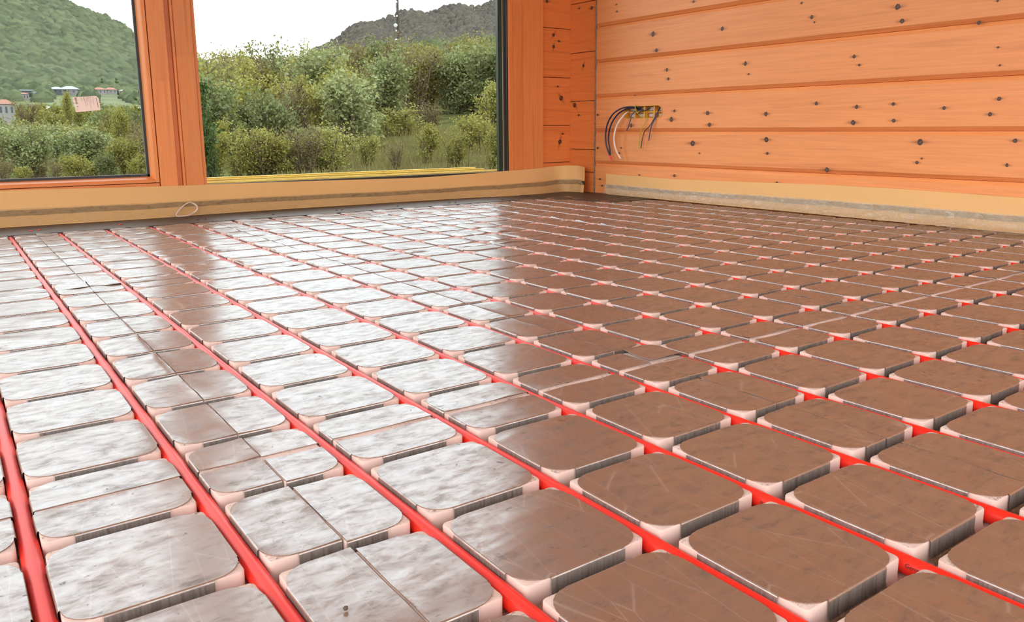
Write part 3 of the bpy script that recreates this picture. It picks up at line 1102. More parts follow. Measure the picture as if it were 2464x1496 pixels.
# ------------------------------------------------------------------ socket box with loose wires
M['boxyellow'] = plain('yellow_brown_plastic', (.72, .34, .045), .5)
M['plug'] = plain('pale_knockout', (.62, .52, .46), .7, 0, .3, 60, .2)
M['conduit'] = plain('dark_violet_conduit', (.022, .016, .045), .45)
M['wireblue'] = plain('blue_wire', (.020, .045, .14), .4)
M['wireblack'] = plain('black_wire', (.02, .014, .012), .4)
M['wiregreen'] = plain('yellow_green_wire', (.42, .40, .04), .4)
M['copper'] = plain('copper_tip', (.85, .45, .28), .3, .9)
M['tape'] = plain('red_tape', (.85, .05, .05), .45)
sb = setp(empty('socket_box', (XR, (by0 + by1) / 2, (bz0 + bz1) / 2)), 'yellow four-gang socket box recessed in the plank wall with loose wires', 'socket box')
yc_, zc_ = (by0 + by1) / 2, (bz0 + bz1) / 2
st2 = stadium(by0 - yc_ + .0015, by1 - yc_ - .0015, bz0 - zc_ + .0015, bz1 - zc_ - .0015)
st3 = stadium(by0 - yc_ - .0022, by1 - yc_ + .0022, bz0 - zc_ - .0022, bz1 - zc_ + .0022)
v, f = loft([[(-.0018, y, z) for y, z in st3], [(-.0018, y, z) for y, z in st2], [(.040, y, z) for y, z in st2]], True)
f.append(tuple(range(2 * len(st2), 3 * len(st2))))
obj('box_shell', v, f, M['boxyellow'], sb)
hw, hh = (by1 - by0) / 2, (bz1 - bz0) / 2
for k in range(1, 4):
    y = -hw + 2 * hw * k / 4
    boxes('divider', [((.012, y - .004, -hh + .002), (.040, y + .004, hh - .002))], M['boxyellow'], sb)
boxes('divider', [((.020, -hw + .006, -.004), (.040, hw - .006, .004))], M['boxyellow'], sb)
for k in range(4):
    y = -hw + 2 * hw * (k + .5) / 4
    for s in (-1, 1):
        boxes('knockout', [((.030, y - .018, s * .016 - .009), (.039, y + .018, s * .016 + .009))], M['plug'], sb, .003)
def wire(name, pts, rad, mat, out=None):
    P3 = []
    for i, (x, y) in enumerate(pts):
        o_ = out[i] if out else .03
        Q = on_x(x, y, XR - o_)
        P3.append(Q - np.array(sb.location))
    v, f = tube(spline(P3, 6), rad, 8)
    return obj(name, v, f, M[mat], sb, smooth=True, sharp=60)
pf = lambda x, y: (1420 + x / 8.31, 220 + y / 8.31)
W1 = [pf(*q) for q in [(1000, 345), (900, 315), (760, 310), (600, 350), (450, 460), (350, 640), (310, 850), (325, 1080), (395, 1280)]]
W2 = [pf(*q) for q in [(990, 360), (880, 325), (720, 350), (560, 450), (440, 620), (380, 800), (368, 980), (390, 1140), (408, 1285)]]
wire('conduit', W1, .0042, 'conduit', [-.03, .002, .02, .04, .05, .05, .045, .04, .035])
wire('conduit', W2, .0042, 'conduit', [-.03, .002, .018, .03, .035, .035, .03, .028, .03])
wire('tape_end', [pf(400, 1280), pf(415, 1320), pf(430, 1390)], .0050, 'tape', [.032, .032, .03])
wire('white_cable', [pf(*q) for q in [(790, 390), (720, 430), (620, 540), (530, 690), (480, 880), (490, 1070), (540, 1220), (610, 1345)]], .0046, 'pipe_white', [-.03, .004, .03, .04, .045, .04, .035, .03])
wire('blue_wire', [pf(*q) for q in [(1180, 340), (1000, 370), (900, 395), (835, 470), (805, 570), (775, 680), (730, 780)]], .0026, 'wireblue', [-.03, -.01, .004, .012, .018, .02, .02])
wire('black_wire', [pf(*q) for q in [(1400, 310), (1340, 430), (1270, 560), (1190, 690), (1095, 790), (1045, 950), (1015, 1135)]], .0022, 'wireblack', [-.03, -.005, .008, .016, .02, .02, .02])
wire('blue_wire', [pf(*q) for q in [(1400, 315), (1350, 430), (1290, 560), (1230, 680), (1195, 830), (1172, 985)]], .0026, 'wireblue', [-.03, -.005, .008, .014, .018, .018])
wire('earth_wire', [pf(*q) for q in [(1180, 350), (1140, 420), (1130, 540), (1060, 680), (1005, 820), (980, 1000), (968, 1150)]], .0020, 'wiregreen', [-.03, -.01, .004, .012, .016, .016, .016])
wire('earth_wire', [pf(*q) for q in [(920, 260), (900, 300), (930, 400), (1000, 490), (1060, 520)]], .0020, 'wiregreen', [.010, .010, .006, -.006, -.02])
wire('black_wire', [pf(*q) for q in [(1210, 325), (1120, 370), (1020, 400), (930, 460)]], .0026, 'wireblack', [-.02, -.01, -.006, -.01])
wire('black_wire', [pf(*q) for q in [(940, 310), (1010, 340), (1000, 350)]], .0040, 'wireblack', [.0, -.01, -.03])
for q in [(1012, 1150), (1168, 1000)]:
    a, b = pf(*q)
    wire('copper_end', [(a, b - .6), (a - .2, b + 1.6)], .0014, 'copper', [.02, .02])

# ------------------------------------------------------------------ label stuck on the left pane
M['paper'] = plain('pale_pink_paper', (.92, .74, .64), .7)
ys = YW + .0495
q4 = [on_y(*q, ys) for q in [(174, 234), (231, 230.5), (238, 237), (242, 264.5), (183, 270)]]
O = sum(q4) / 5
sk = setp(empty('paper_label', tuple(O)), 'pale pink paper label with barcode stuck on the left window pane', 'label')
v = [p - O for p in q4] + [p - O - np.array([0, .0004, 0]) for p in q4]
obj('paper', v, [(0, 1, 2, 3, 4), (9, 8, 7, 6, 5)] + [(i, (i + 1) % 5, 5 + (i + 1) % 5, 5 + i) for i in range(5)], M['paper'], sk)
def lab_px(x, y):
    return on_y(160 + x / 16.62, 200 + y / 16.62, ys - .0009) - O
def strips(name, lst, wdt):
    vv, ff = [], []
    for (xa_, ya_), (xb_, yb_) in lst:
        a, b = lab_px(xa_, ya_), lab_px(xb_, yb_)
        d = (b - a) / np.linalg.norm(b - a)
        nn = np.array([d[2], 0, -d[0]]) * wdt / 2
        k = len(vv)
        vv += [a - nn, b - nn, b + nn, a + nn]
        ff.append((k, k + 1, k + 2, k + 3))
    obj(name, vv, ff, M['ink'], sk)
bars = []
for i, t in enumerate(np.linspace(0, 1, 15)):
    if i in (5, 9, 12): continue
    x, y = 345 + 60 * t, 590 + 230 * t
    bars.append(((x - 35, y + 8), (x + 50, y - 6)))
strips('barcode', bars, .0009)
def tx(x0, y0, x1, y1, k):
    out = []
    g = np.random.default_rng(int(x0))
    t = 0
    while t < 1:
        w = g.uniform(.05, .16)
        out.append(((x0 + (x1 - x0) * t, y0 + (y1 - y0) * t), (x0 + (x1 - x0) * min(1, t + w), y0 + (y1 - y0) * min(1, t + w))))
        t += w + .035
    return out
strips('print_line', tx(580, 545, 615, 710, 0), .0009)
strips('print_line', tx(665, 545, 705, 720, 0), .0009)
strips('print_line', tx(700, 540, 785, 940, 0), .0009)
strips('print_line', tx(765, 530, 835, 880, 0), .0009)
strips('print_line', tx(830, 530, 870, 730, 0), .0012)
strips('print_line', tx(885, 530, 990, 1020, 0), .0009)
strips('print_line', tx(945, 530, 1005, 800, 0), .0009)
strips('print_line', tx(1035, 530, 1105, 860, 0), .0009)
strips('print_title', tx(1190, 590, 1275, 970, 0), .0020)
strips('print_line', [((405, 940), (480, 930)), ((430, 960), (440, 920)), ((465, 955), (470, 915))], .0010)
strips('print_line', tx(430, 1010, 450, 1110, 0), .0008)
# ------------------------------------------------------------------ landscape
def az_of(px): 
    d = ray(px, 300)
    return math.degrees(math.atan2(d[0], d[1]))
def pt(az, r, z):
    a = math.radians(az)
    return (CAM[0] + r * math.sin(a), CAM[1] + r * math.cos(a), z)
def slope(az):
    return float(np.interp(az, [-40, 8, 12, 15, 21, 30, 38, 60], [-.02, -.02, .0, .040, .056, .074, .080, .08]))
def ground(az, r):
    if r < 16: return -.62
    s = slope(az)
    z = -.62 + s * (min(r, 95) - 16)
    if r > 95:
        z += (r - 95) * float(np.interp(az, [-40, 10, 16, 40], [.035, .035, .02, .02]))
    return z + .12 * math.sin(r * .4 + az * .8) * min(1, (r - 16) / 12)
azs = np.arange(-180, 181, 3.0)
rs = [0.5, 6, 10, 14, 16, 18, 20, 23, 26, 30, 35, 40, 50, 60, 75, 95, 130, 180, 240, 320]
rows = [[pt(a, r, ground(a, r) - (.35 if r < 8 else 0)) for r in rs] for a in azs]
v, f = loft(rows)
setp(obj('ground', v, [tuple(reversed(q)) for q in f], M['grass'], smooth=True), kind='structure')

def ridge(name, prof, r0, r1, e0, soil, seed):
    """prof: (az, ridge elevation tangent)"""
    A = [a for a, e in prof]
    E_ = [e for a, e in prof]
    def z_at(az, t):
        er = float(np.interp(az, A, E_))
        r = r0 + (r1 - r0) * t
        e = e0(az) + (er - e0(az)) * (t ** .85)
        return r, CAM[2] + r * e + 3.0 * math.sin(az * 1.9 + t * 7 + seed) * t
    rows = []
    for az in np.arange(A[0], A[-1] + .01, 1.0):
        row = []
        for t in np.linspace(0, 1.25, 20):
            if t <= 1: r, z = z_at(az, t)
            else:
                r, z = z_at(az, 1.0)
                r = r0 + (r1 - r0) * t
                z -= (t - 1) * (r1 - r0) * .25
            row.append(pt(az, r, z))
        rows.append(row)
    v, f = loft(rows)
    setp(obj(name, v, [tuple(reversed(q)) for q in f], soil, smooth=True), kind='structure')
    return z_at
def prof_px(pts):
    return [(az_of(x), ((310 - y) / FPX)) for x, y in pts]
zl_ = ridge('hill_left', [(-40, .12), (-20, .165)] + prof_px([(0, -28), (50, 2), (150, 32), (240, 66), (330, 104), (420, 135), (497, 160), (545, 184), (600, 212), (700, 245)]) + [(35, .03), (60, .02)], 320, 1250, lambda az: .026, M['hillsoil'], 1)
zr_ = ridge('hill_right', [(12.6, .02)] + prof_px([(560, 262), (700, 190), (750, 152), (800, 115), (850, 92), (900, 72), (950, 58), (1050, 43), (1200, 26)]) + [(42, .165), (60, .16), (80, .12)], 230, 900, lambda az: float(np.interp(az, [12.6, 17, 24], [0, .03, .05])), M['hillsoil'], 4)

# canopies: clumps of leaf sprays, nobody could count them
def leafmesh(name, V, mat):
    n = len(V) // 4
    me = bpy.data.meshes.new(name)
    me.vertices.add(4 * n)
    me.vertices.foreach_set('co', V.astype('f').ravel())
    me.loops.add(4 * n)
    me.loops.foreach_set('vertex_index', np.arange(4 * n, dtype='i'))
    me.polygons.add(n)
    me.polygons.foreach_set('loop_start', np.arange(0, 4 * n, 4, dtype='i'))
    me.update(calc_edges=True)
    me.materials.append(mat)
    return me
def sprays(C, N, sz, g):
    """quads at C, facing roughly N"""
    n = len(C)
    N = N + g.normal(0, .45, (n, 3))
    N /= np.linalg.norm(N, axis=1)[:, None]
    d1 = np.cross(N, g.normal(size=(n, 3)))
    d1 /= np.linalg.norm(d1, axis=1)[:, None]
    d2 = np.cross(N, d1)
    sz = sz[:, None]
    return np.stack([C - d1 * sz, C + d2 * sz * .7, C + d1 * sz, C - d2 * sz * .7], 1).reshape(-1, 3)
houses_px = [(65, 226, 36, 'flat'), (168, 221, 34, 'grey'), (137, 221, 26, 'grey2'), (240, 221, 24, 'red'), (267, 221, 24, 'red'), (296, 224, 14, 'grey'), (58, 234, 16, 'red'), (14, 276, 30, 'red2'), (87, 231, 8, 'white')]
dome, dome_f = [], []
for i_, a_ in enumerate((-.15, .45, .95, 1.35)):
    for t_ in np.linspace(0, 2 * math.pi, 7, endpoint=False):
        dome.append((math.cos(a_) * math.cos(t_ + .4 * i_), math.cos(a_) * math.sin(t_ + .4 * i_), math.sin(a_)))
dome = np.array(dome)
for i_ in range(3):
    for k_ in range(7):
        dome_f.append((i_ * 7 + k_, i_ * 7 + (k_ + 1) % 7, (i_ + 1) * 7 + (k_ + 1) % 7, (i_ + 1) * 7 + k_))
dome_f.append(tuple(range(21, 28)))
house_R = []
for hx, hy, hw_, kd in houses_px:
    if kd == 'red2':
        house_R.append(150.0)
        continue
    e_t = at_r(hx, hy + 6, 1.0)[2] - CAM[2]     # the spot of the slope that lies on this line of sight
    house_R.append(min((zl_(az_of(hx), t_)[0] for t_ in np.linspace(0, .5, 400)), key=lambda q: abs((zl_(az_of(hx), (q - 320) / 930)[1] - CAM[2]) / q - e_t)))
def forest(name, zfun, az0, az1, n, smin, smax, mat, lab, tmin=0, tmax=1, seed=1):
    g = np.random.default_rng(seed)
    V, F = [], []
    for i in range(n):
        az = g.uniform(az0, az1)
        t = tmin + (tmax - tmin) * g.random() ** 1.15
        r, z = zfun(az, t)
        s = g.uniform(smin, smax) * (r / 700) ** .35
        P = np.array(pt(az, r, z - s * .15))
        x, y, d = proj(P)
        skip = False
        for (hx, hy, hw_, _), hR in zip(houses_px, house_R):
            if abs(x - hx) < hw_ * .8 and -30 < y - hy < 46 and r < hR + 6: skip = True
        if skip: continue
        w = dome * np.array([s * g.uniform(.8, 1.25), s * g.uniform(.8, 1.25), s * g.uniform(.8, 1.3)])
        w = w * (1 + g.uniform(-.14, .14, (len(w), 1)))
        k = len(V)
        V += [tuple(q) for q in (w + P)]
        F += [tuple(a + k for a in q) for q in dome_f]
    o = obj(name, V, F, mat, smooth=True)
    setp(o, lab, 'forest', kind='stuff')
forest('hill_forest', zl_, -6, 18, 10500, 2.6, 5.0, M['can_l'], 'green forest covering the hill seen through the left window', .02, 1.0, 11)
forest('hill_forest', zr_, 13, 44, 6200, 2.2, 4.0, M['can_g'], 'grey leafless forest on the upper slope of the right-hand hill', .50, 1.0, 12)
forest('hill_forest', zr_, 13, 44, 5000, 2.2, 4.0, M['can_l'], 'green forest on the lower slope of the right-hand hill', .02, .55, 13)

# houses on the far slope
M['wall_w'] = plain('pale_render', (.17, .16, .15), .9)
M['wall_g'] = plain('grey_render', (.075, .078, .085), .9)
M['roof_r'] = plain('red_roof_tiles', (.19, .085, .058), .8)
M['roof_g'] = plain('grey_metal_roof', (.17, .185, .20), .5)
M['pane_d'] = plain('dark_window', (.04, .05, .06), .2)
hl = {'flat': ('long grey flat-roofed house on the slope, far left', 'wall_g', 'roof_g'), 'grey': ('house with a pale grey hipped roof above the paper label', 'wall_w', 'roof_g'),
      'grey2': ('smaller grey-roofed house left of the hipped roof', 'wall_g', 'roof_g'), 'white': ('tiny white shed among the bushes on the slope', 'wall_w', 'roof_g'),
      'red2': ('near house with an orange roof at the left picture edge', 'wall_w', 'roof_r')}
seen = 0
for (hx, hy, hw_, kd), R in zip(houses_px, house_R):
    P = at_r(hx, hy + 6, R)
    wd = hw_ * R / FPX
    dpth, hgt = wd * .7, max(2.0, wd * .28)
    lab, wm, rm = hl.get(kd, ('', 'wall_w', 'roof_r'))
    if kd == 'red': lab = ['house with a red roof right of the paper label', 'red-roofed house nearest the window post', 'low red-roofed house below the flat-roofed one'][seen]; seen += 1
    if kd == 'grey' and hx > 250: lab = 'small grey-roofed house beside the window post'
    h = setp(empty('house', (P[0], P[1], P[2] - 6)), lab, 'house', 'houses on the far slope')
    h.rotation_euler.z = -math.radians(az_of(hx)) + .25 * math.sin(hx)
    boxes('wall', [((-wd / 2, -dpth / 2, 0), (wd / 2, dpth / 2, 6 + hgt))], M[wm], h)
    zt_ = 6 + hgt
    if kd in ('flat', 'white'):
        boxes('roof', [((-wd * .54, -dpth * .56, zt_), (wd * .54, dpth * .56, zt_ + .5))], M[rm], h)
    else:
        o_ = .58
        rh = wd * (.20 if kd != 'red2' else .3)
        v = [(-wd * o_, -dpth * o_, zt_), (wd * o_, -dpth * o_, zt_), (wd * o_, dpth * o_, zt_), (-wd * o_, dpth * o_, zt_), (-wd * .15, 0, zt_ + rh), (wd * .15, 0, zt_ + rh)]
        obj('roof', v, [(0, 1, 5, 4), (1, 2, 5), (2, 3, 4, 5), (3, 0, 4), (3, 2, 1, 0)], M[rm], h)
    for k in range(3):
        xw = -wd * .32 + k * wd * .32
        boxes('window', [((xw - wd * .05, -dpth / 2 - .06, 6 + hgt * .35), (xw + wd * .05, -dpth / 2, 6 + hgt * .8))], M['pane_d'], h)

# lattice mast with drum antennas
M['mast'] = plain('rusty_mast_steel', (.045, .028, .024), .8)
M['drum'] = plain('white_antenna_drum', (.36, .37, .35), .6)
RM = 170
Pb, Pt = at_r(960.5, 136, RM), at_r(955, -60, RM)
mast = setp(empty('radio_mast', (Pb[0], Pb[1], Pb[2] - 8)), 'dark lattice radio mast with white drum antennas on the hill', 'mast')
H = Pt[2] - Pb[2] + 8
r0_ = .27
legs = [(r0_ * math.cos(a), r0_ * math.sin(a)) for a in (0.3, 2.4, 4.5)]
for lx, ly in legs:
    v, f = tube([(lx, ly, 0), (lx * .9, ly * .9, H)], .085, 6)
    obj('leg', v, f, M['mast'], mast)
br_ = []
nb = int(H / .8)
for k in range(nb):
    for a in range(3):
        p, q = legs[a], legs[(a + 1) % 3]
        z0_, z1_ = H * k / nb, H * (k + 1) / nb
        br_.append(tube([(p[0], p[1], z0_), (q[0], q[1], z1_)], .035, 4))
br_.append(tube([(0, 0, 0), (0, 0, H)], .15, 8))
v, f = merge(br_)
obj('bracing', v, f, M['mast'], mast)
tocam = np.array([CAM[0] - Pb[0], CAM[1] - Pb[1]])
tocam /= np.linalg.norm(tocam)
side = np.array([-tocam[1], tocam[0]])
for (px, py, rr) in [(952, 61, 4.3), (954, 98, 4.4), (956, 112, 2.4), (964, 107, 2.6), (954, 107, 2.2), (953.5, 5, 2.6), (955, 38.5, 2.2), (953.5, 74, 2.0)]:
    Q = at_r(px, py, RM - .6)
    rad = rr * RM / FPX
    n_ = 14
    ang = math.atan2(tocam[1], tocam[0]) + .5 * math.sin(px * 3)
    ax = np.array([math.cos(ang), math.sin(ang), 0])
    bx_ = np.array([-ax[1], ax[0], 0])
    rows = []
    for d, s_ in ((-.25, .6), (-.2, 1), (.2, 1), (.3, .75)):
        rows.append([np.array(Q) + ax * d * rad * 1.2 + (bx_ * math.cos(t) + np.array([0, 0, 1]) * math.sin(t)) * rad * s_ - np.array(mast.location) for t in np.linspace(0, 2 * math.pi, n_, endpoint=False)])
    v, f = loft(rows, True)
    f += [tuple(range(n_ - 1, -1, -1)), tuple(range(3 * n_, 4 * n_))]
    obj('drum_antenna', v, f, M['drum'], mast, smooth=True, sharp=40)

# shrubs and young trees
def shrub_mesh(seed, nstem, spread, upright, nleaf, lsize, mat, height=1.0, low=.15, clump=.05, raw=False):
    g = np.random.default_rng(seed)
    wood_parts, tips = [], []
    for s in range(nstem):
        a = g.uniform(0, 6.28)
        lean = g.uniform(.1, spread)
        base = np.array([.03 * math.cos(a), .03 * math.sin(a), -.12])
        top = np.array([lean * math.cos(a), lean * math.sin(a), height * g.uniform(.72, 1.0)])
        mid = base * .45 + top * .55 + np.array([g.normal(0, .03), g.normal(0, .03), .05])
        path = spline([base, mid, top], 5)
        wood_parts.append(tube(path, np.linspace(.022, .004, len(path)), 5))
        for b in range(11):
            t = g.uniform(low, 1.0)
            P0 = path[min(len(path) - 1, int(t * (len(path) - 1)))]
            a2 = g.uniform(0, 6.28)
            ln_ = g.uniform(.12, .34) * (1.15 - .6 * t)
            P1 = P0 + np.array([ln_ * math.cos(a2), ln_ * math.sin(a2), ln_ * g.uniform(.1, upright)])
            wood_parts.append(tube([P0, (P0 + P1) / 2 + g.normal(0, .012, 3), P1], [.006, .004, .002], 4))
            for q in np.linspace(.15, 1.05, 7):
                tips.append(P0 * (1 - q) + P1 * q + g.normal(0, clump * .5, 3))
        for q in np.linspace(low + .1, 1.0, 8):
            tips.append(path[int(q * (len(path) - 1))] + g.normal(0, clump * .6, 3))
    wv, wf_ = merge(wood_parts)
    tips = np.array(tips)
    idx = g.integers(len(tips), size=nleaf)
    C = tips[idx] + g.normal(0, clump, (nleaf, 3))
    C[:, 2] = np.abs(C[:, 2])
    sz = lsize * g.uniform(.55, 1.25, nleaf)
    d1 = g.normal(size=(nleaf, 3)); d1 /= np.linalg.norm(d1, axis=1)[:, None]
    d2 = g.normal(size=(nleaf, 3)); d2 -= (d2 * d1).sum(1)[:, None] * d1; d2 /= np.linalg.norm(d2, axis=1)[:, None]
    V = np.stack([C - d1 * sz[:, None], C + d2 * sz[:, None] * .55, C + d1 * sz[:, None], C - d2 * sz[:, None] * .55], 1).reshape(-1, 3)
    if raw: return V, wv, wf_
    me = leafmesh('foliage', V, mat)
    mw = newmesh('stems', wv, wf_, True)
    mw.materials.append(M['bark'])
    return me, mw
KIND = {
    'y': [shrub_mesh(s, 7, .42, 1.5, 4200, .026, M['leaf_y']) for s in (21, 22, 23)],
    'g': [shrub_mesh(s, 8, .48, 1.1, 4800, .028, M['leaf_g']) for s in (31, 32)],
    'd': [shrub_mesh(s, 8, .40, 1.0, 5600, .032, M['leaf_d']) for s in (41, 42)],
    'b': [shrub_mesh(s, 10, .50, 1.6, 2600, .018, M['leaf_b']) for s in (51, 52)],
    't': [shrub_mesh(s, 3, .22, 2.2, 4200, .024, M['leaf_y'], 1.0, .25) for s in (61, 62)],
}
def plant(kd, az, r, h, wid, lab, group=None, name='shrub', gz=None):
    fm, wm = KIND[kd][int(rng.integers(len(KIND[kd])))]
    z = ground(az, r) if gz is None else gz
    root = setp(empty(name, pt(az, r, z)), lab, 'tree' if name == 'tree' else 'shrub', group)
    root.rotation_euler.z = rng.uniform(0, 6.28)
    root.scale = (wid, wid, h)
    link('foliage', fm, None, root)
    link('stems', wm, None, root)
    return root
def px_plant(kd, px, ptop, pbot, r, wpx, lab, name='shrub', group=None):
    """a plant whose foot and top are seen at the given rows, at distance r"""
    az = az_of(px)
    zt_ = at_r(px, ptop, r)[2]
    zb_ = min(at_r(px, pbot, r)[2], ground(az, r) + 3)
    h = max(.5, zt_ - zb_)
    return plant(kd, az, r, h, wpx * r / FPX, lab, group, name, zb_)
# distinct ones in front
px_plant('g', 655, 225, 420, 20, 150, 'pale green leafy shrub, the largest at the left of the big window')
px_plant('g', 760, 300, 418, 19, 120, 'low pale shrub beside the pale green leafy shrub')
px_plant('y', 960, 258, 375, 27, 150, 'multi-stemmed budding shrub standing in the grass clearing', group=None)
px_plant('b', 1035, 250, 338, 32, 120, 'bare reddish-brown bush behind the grass clearing')
px_plant('y', 1025, 298, 402, 19, 95, 'small bright yellow-green shrub in front of the bare bush')
px_plant('y', 880, 322, 408, 18, 70, 'small yellow-green sapling left of the grass clearing')
px_plant('t', 925, 135, 270, 48, 60, 'slender bright green young tree below the radio mast', 'tree')
px_plant('y', 1155, 100, 240, 52, 80, 'bright green tree beside the right window jamb', 'tree')
px_plant('y', 1150, 270, 412, 21, 120, 'loose yellow-green shrub at the lower right of the big window')
px_plant('d', 425, 185, 432, 13, 175, 'dark green leafy bush behind the wooden window post')
px_plant('d', 500, 290, 434, 12.5, 70, 'low dark green bush just right of the window post')
px_plant('t', 170, 226, 330, 45, 34, 'slender pale tree left of the paper label in the left window', 'tree')
px_plant('y', 285, 262, 370, 34, 60, 'yellow-green tree right of the paper label', 'tree')
px_plant('b', 70, 245, 300, 60, 60, 'bare brown bush at the far left of the left window')
px_plant('g', 60, 300, 432, 18, 120, 'pale shrub at the bottom of the left window, leftmost')
px_plant('g', 200, 310, 430, 18, 130, 'pale shrub at the bottom centre of the left window')
px_plant('y', 300, 330, 428, 17, 90, 'yellow-green shrub at the bottom right of the left window')
px_plant('y', 1092, 318, 410, 17.5, 85, 'bushy yellow-green shrub between the bright small shrub and the right jamb')
px_plant('b', 952, 345, 408, 17, 70, 'low brownish bush at the front of the grass clearing')
px_plant('y', 1190, 300, 412, 17, 80, 'yellow-green shrub half hidden by the right window jamb')
# rough grass of the clearing
gg = np.random.default_rng(5)
GV = []
for _k in range(9000):
    az, r = gg.uniform(19, 37), 13.5 + 16 * gg.random() ** 1.4
    b = np.array(pt(az, r, ground(az, r) - .02))
    a_ = gg.uniform(0, 6.28)
    w = np.array([math.cos(a_), math.sin(a_), 0]) * gg.uniform(.006, .014)
    t_ = b + np.array([gg.normal(0, .05), gg.normal(0, .05), gg.uniform(.10, .34)])
    GV += [b - w, b + w, t_ + w * .3, t_ - w * .3]
setp(link('rough_grass', leafmesh('rough_grass', np.array(GV), M['leaf_b'])), 'rough tall grass in the clearing outside the big window', 'grass', kind='stuff')
# near thicket: single shrubs
KN_ = {'y': 'yellow-green spring shrub', 'g': 'grey-green leafy shrub', 'b': 'brownish budding shrub', 'd': 'dark green shrub', 't': 'slender young tree'}
ONES = num + ['nineteenth']
def ordw(n):
    if n <= 19: return ONES[n - 1]
    t_, o_ = {2: ('twentieth', 'twenty'), 3: ('thirtieth', 'thirty'), 4: ('fortieth', 'forty'), 5: ('fiftieth', 'fifty'), 6: ('sixtieth', 'sixty')}[n // 10]
    return t_ if n % 10 == 0 else o_ + '-' + ONES[n % 10 - 1]
near = []
for (r0t, r1t, cnt, h0, h1, a0, a1) in [(15.5, 19, 44, .6, 1.1, -2, 40), (20, 28, 40, 1.3, 2.2, -3, 42), (28, 42, 44, 2.2, 3.2, -3, 42)]:
    for k in range(cnt):
        az = a0 + (a1 - a0) * (k + rng.uniform(0, 1)) / cnt
        r = rng.uniform(r0t, r1t)
        x, y, _ = proj(pt(az, r, ground(az, r)))
        if (890 < x < 1130 and r < 31) or (r < 19.5 and 800 < x < 1230): continue
        kd = str(rng.choice(['y', 'g', 'b', 't', 'd'], p=[.49, .20, .20, .08, .03]))
        h = rng.uniform(h0, h1) * (.62 if az < 12.5 else 1)
        if az < 12.5: h = min(h, (CAM[2] + .016 * r - ground(az, r)) * .85)
        near.append((kd, az, r, h, h * rng.uniform(.8, 1.2)))
cntk = {}
for kd, az, r, h, w in sorted(near, key=lambda q: q[1]):
    cntk[kd] = cntk.get(kd, 0) + 1
    plant(kd, az, r, h, w, '%s in the near thicket outside, %s such from the left' % (KN_[kd], ordw(cntk[kd])), KN_[kd] + 's of the near thicket', 'tree' if kd == 't' else 'shrub')
# the thicket further up the slope grows together: nobody could count it
def thicket(name, kd, mat, lab, spots, nleaf, lsz, seed):
    prot = [shrub_mesh(seed + q, 6, .45, 1.4, nleaf, lsz, mat, raw=True) for q in range(3)]
    V, W = [], []
    for (az, r, h, w) in spots:
        L_, wv_, wf_ = prot[int(rng.integers(3))]
        a = rng.uniform(0, 6.28)
        Rm = np.array([[math.cos(a), -math.sin(a), 0], [math.sin(a), math.cos(a), 0], [0, 0, 1]])
        P = np.array(pt(az, r, ground(az, r)))
        V.append((L_ @ Rm.T) * np.array([w, w, h]) + P)
        if r < 75: W.append(([q for q in (np.array(wv_) @ Rm.T) * np.array([w, w, h]) + P], wf_))
    o = setp(link(name, leafmesh(name, np.vstack(V), mat)), lab, 'thicket', kind='stuff')
    if W:
        wv_, wf_ = merge(W)
        obj('stems', wv_, wf_, M['bark'], o)
far = []
for (r0t, r1t, cnt, h0, h1, a0, a1) in [(42, 58, 60, 2.7, 3.9, -3, 43), (58, 80, 72, 3.0, 4.4, 8, 43), (80, 108, 84, 3.2, 4.8, 13, 43)]:
    for k in range(cnt):
        az = a0 + (a1 - a0) * (k + rng.uniform(0, 1)) / cnt
        h = rng.uniform(h0, h1) * (.62 if az < 12.5 else 1)
        far.append((az, rng.uniform(r0t, r1t), h, h * rng.uniform(.75, 1.1)))
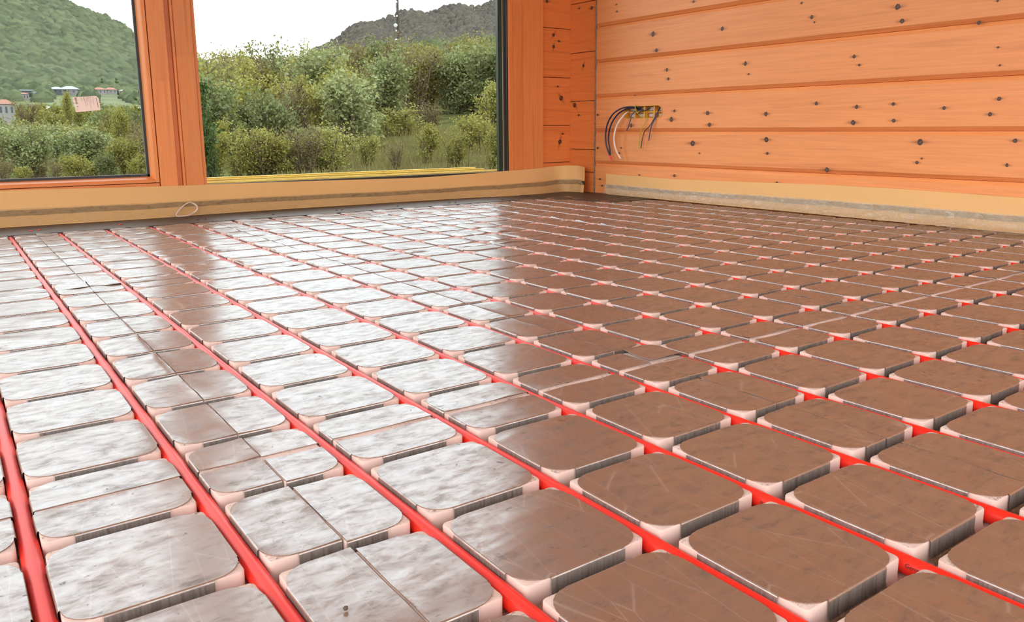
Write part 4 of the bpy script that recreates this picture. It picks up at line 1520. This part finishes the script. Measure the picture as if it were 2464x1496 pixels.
for k, (kd, mat, lab) in enumerate([('y', 'leaf_y', 'yellow-green shrubs grown together on the upper slope outside'), ('b', 'leaf_b', 'brownish budding shrubs grown together on the upper slope outside'), ('g', 'leaf_g', 'grey-green shrubs grown together on the upper slope outside')]):
    thicket('slope_thicket', kd, M[mat], lab, [q for i, q in enumerate(far) if (i * 7 + 3) % 5 in ((0, 1), (2, 3), (4,))[k]], 2300, .027, 70 + 5 * k)
val = []
for k in range(130):
    az = -4 + 19 * (k + rng.uniform(0, 1)) / 130
    r = 60 + 250 * rng.random()
    h = max(1.2, min(rng.uniform(3.5, 6.5), (CAM[2] + .030 * r - ground(az, r)) * .85))
    x, y, _ = proj(pt(az, r, ground(az, r) + h))
    if any(abs(x - hx) < hw_ * 1.1 and y < hy + 14 for hx, hy, hw_, _k in houses_px if (r < 460 and _k != 'red2') or r < 150): continue
    val.append((az, r, h, h * .9))
thicket('valley_trees', 'g', M['leaf_g'], 'mixed trees of the valley below the far houses, left window', val[::2], 900, .055, 90)
thicket('valley_trees', 'y', M['leaf_y'], 'yellow-green trees of the valley below the far houses, left window', val[1::2], 900, .055, 95)
# dark conifers among the houses
for i, (px, py, hp) in enumerate([(107, 214, 22), (203, 213, 20), (228, 211, 22), (248, 203, 26), (283, 204, 30)]):
    R = 440
    P = at_r(px, py + hp * .6, R)
    h = hp * R / FPX * 1.3
    c = setp(empty('conifer', (P[0], P[1], P[2] - h * .25)), 'dark conifer among the far houses, %s from the left' % num[i], 'tree', 'conifers among the houses')
    rows = []
    g = np.random.default_rng(i)
    prof = []
    for q in range(7):
        prof += [(.30 * (1 - q / 7) + .02, q / 7 + .10), (.16 * (1 - q / 7) + .01, q / 7 + .17)]
    rows = [[(rr * h * g.uniform(.8, 1.15) * math.cos(t), rr * h * g.uniform(.8, 1.15) * math.sin(t), z * h) for t in np.linspace(0, 6.283, 9, endpoint=False)] for rr, z in prof]
    v, f = loft(rows, True)
    f.append(tuple(range(len(v) - 9, len(v))))
    obj('crown', v, f, M['leaf_d'], c)
    v, f = tube([(0, 0, -.1 * h), (0, 0, .15 * h)], .03 * h, 6)
    obj('trunk', v, f, M['bark'], c)
print('plates', plate_total, 'near thicket', len(near))
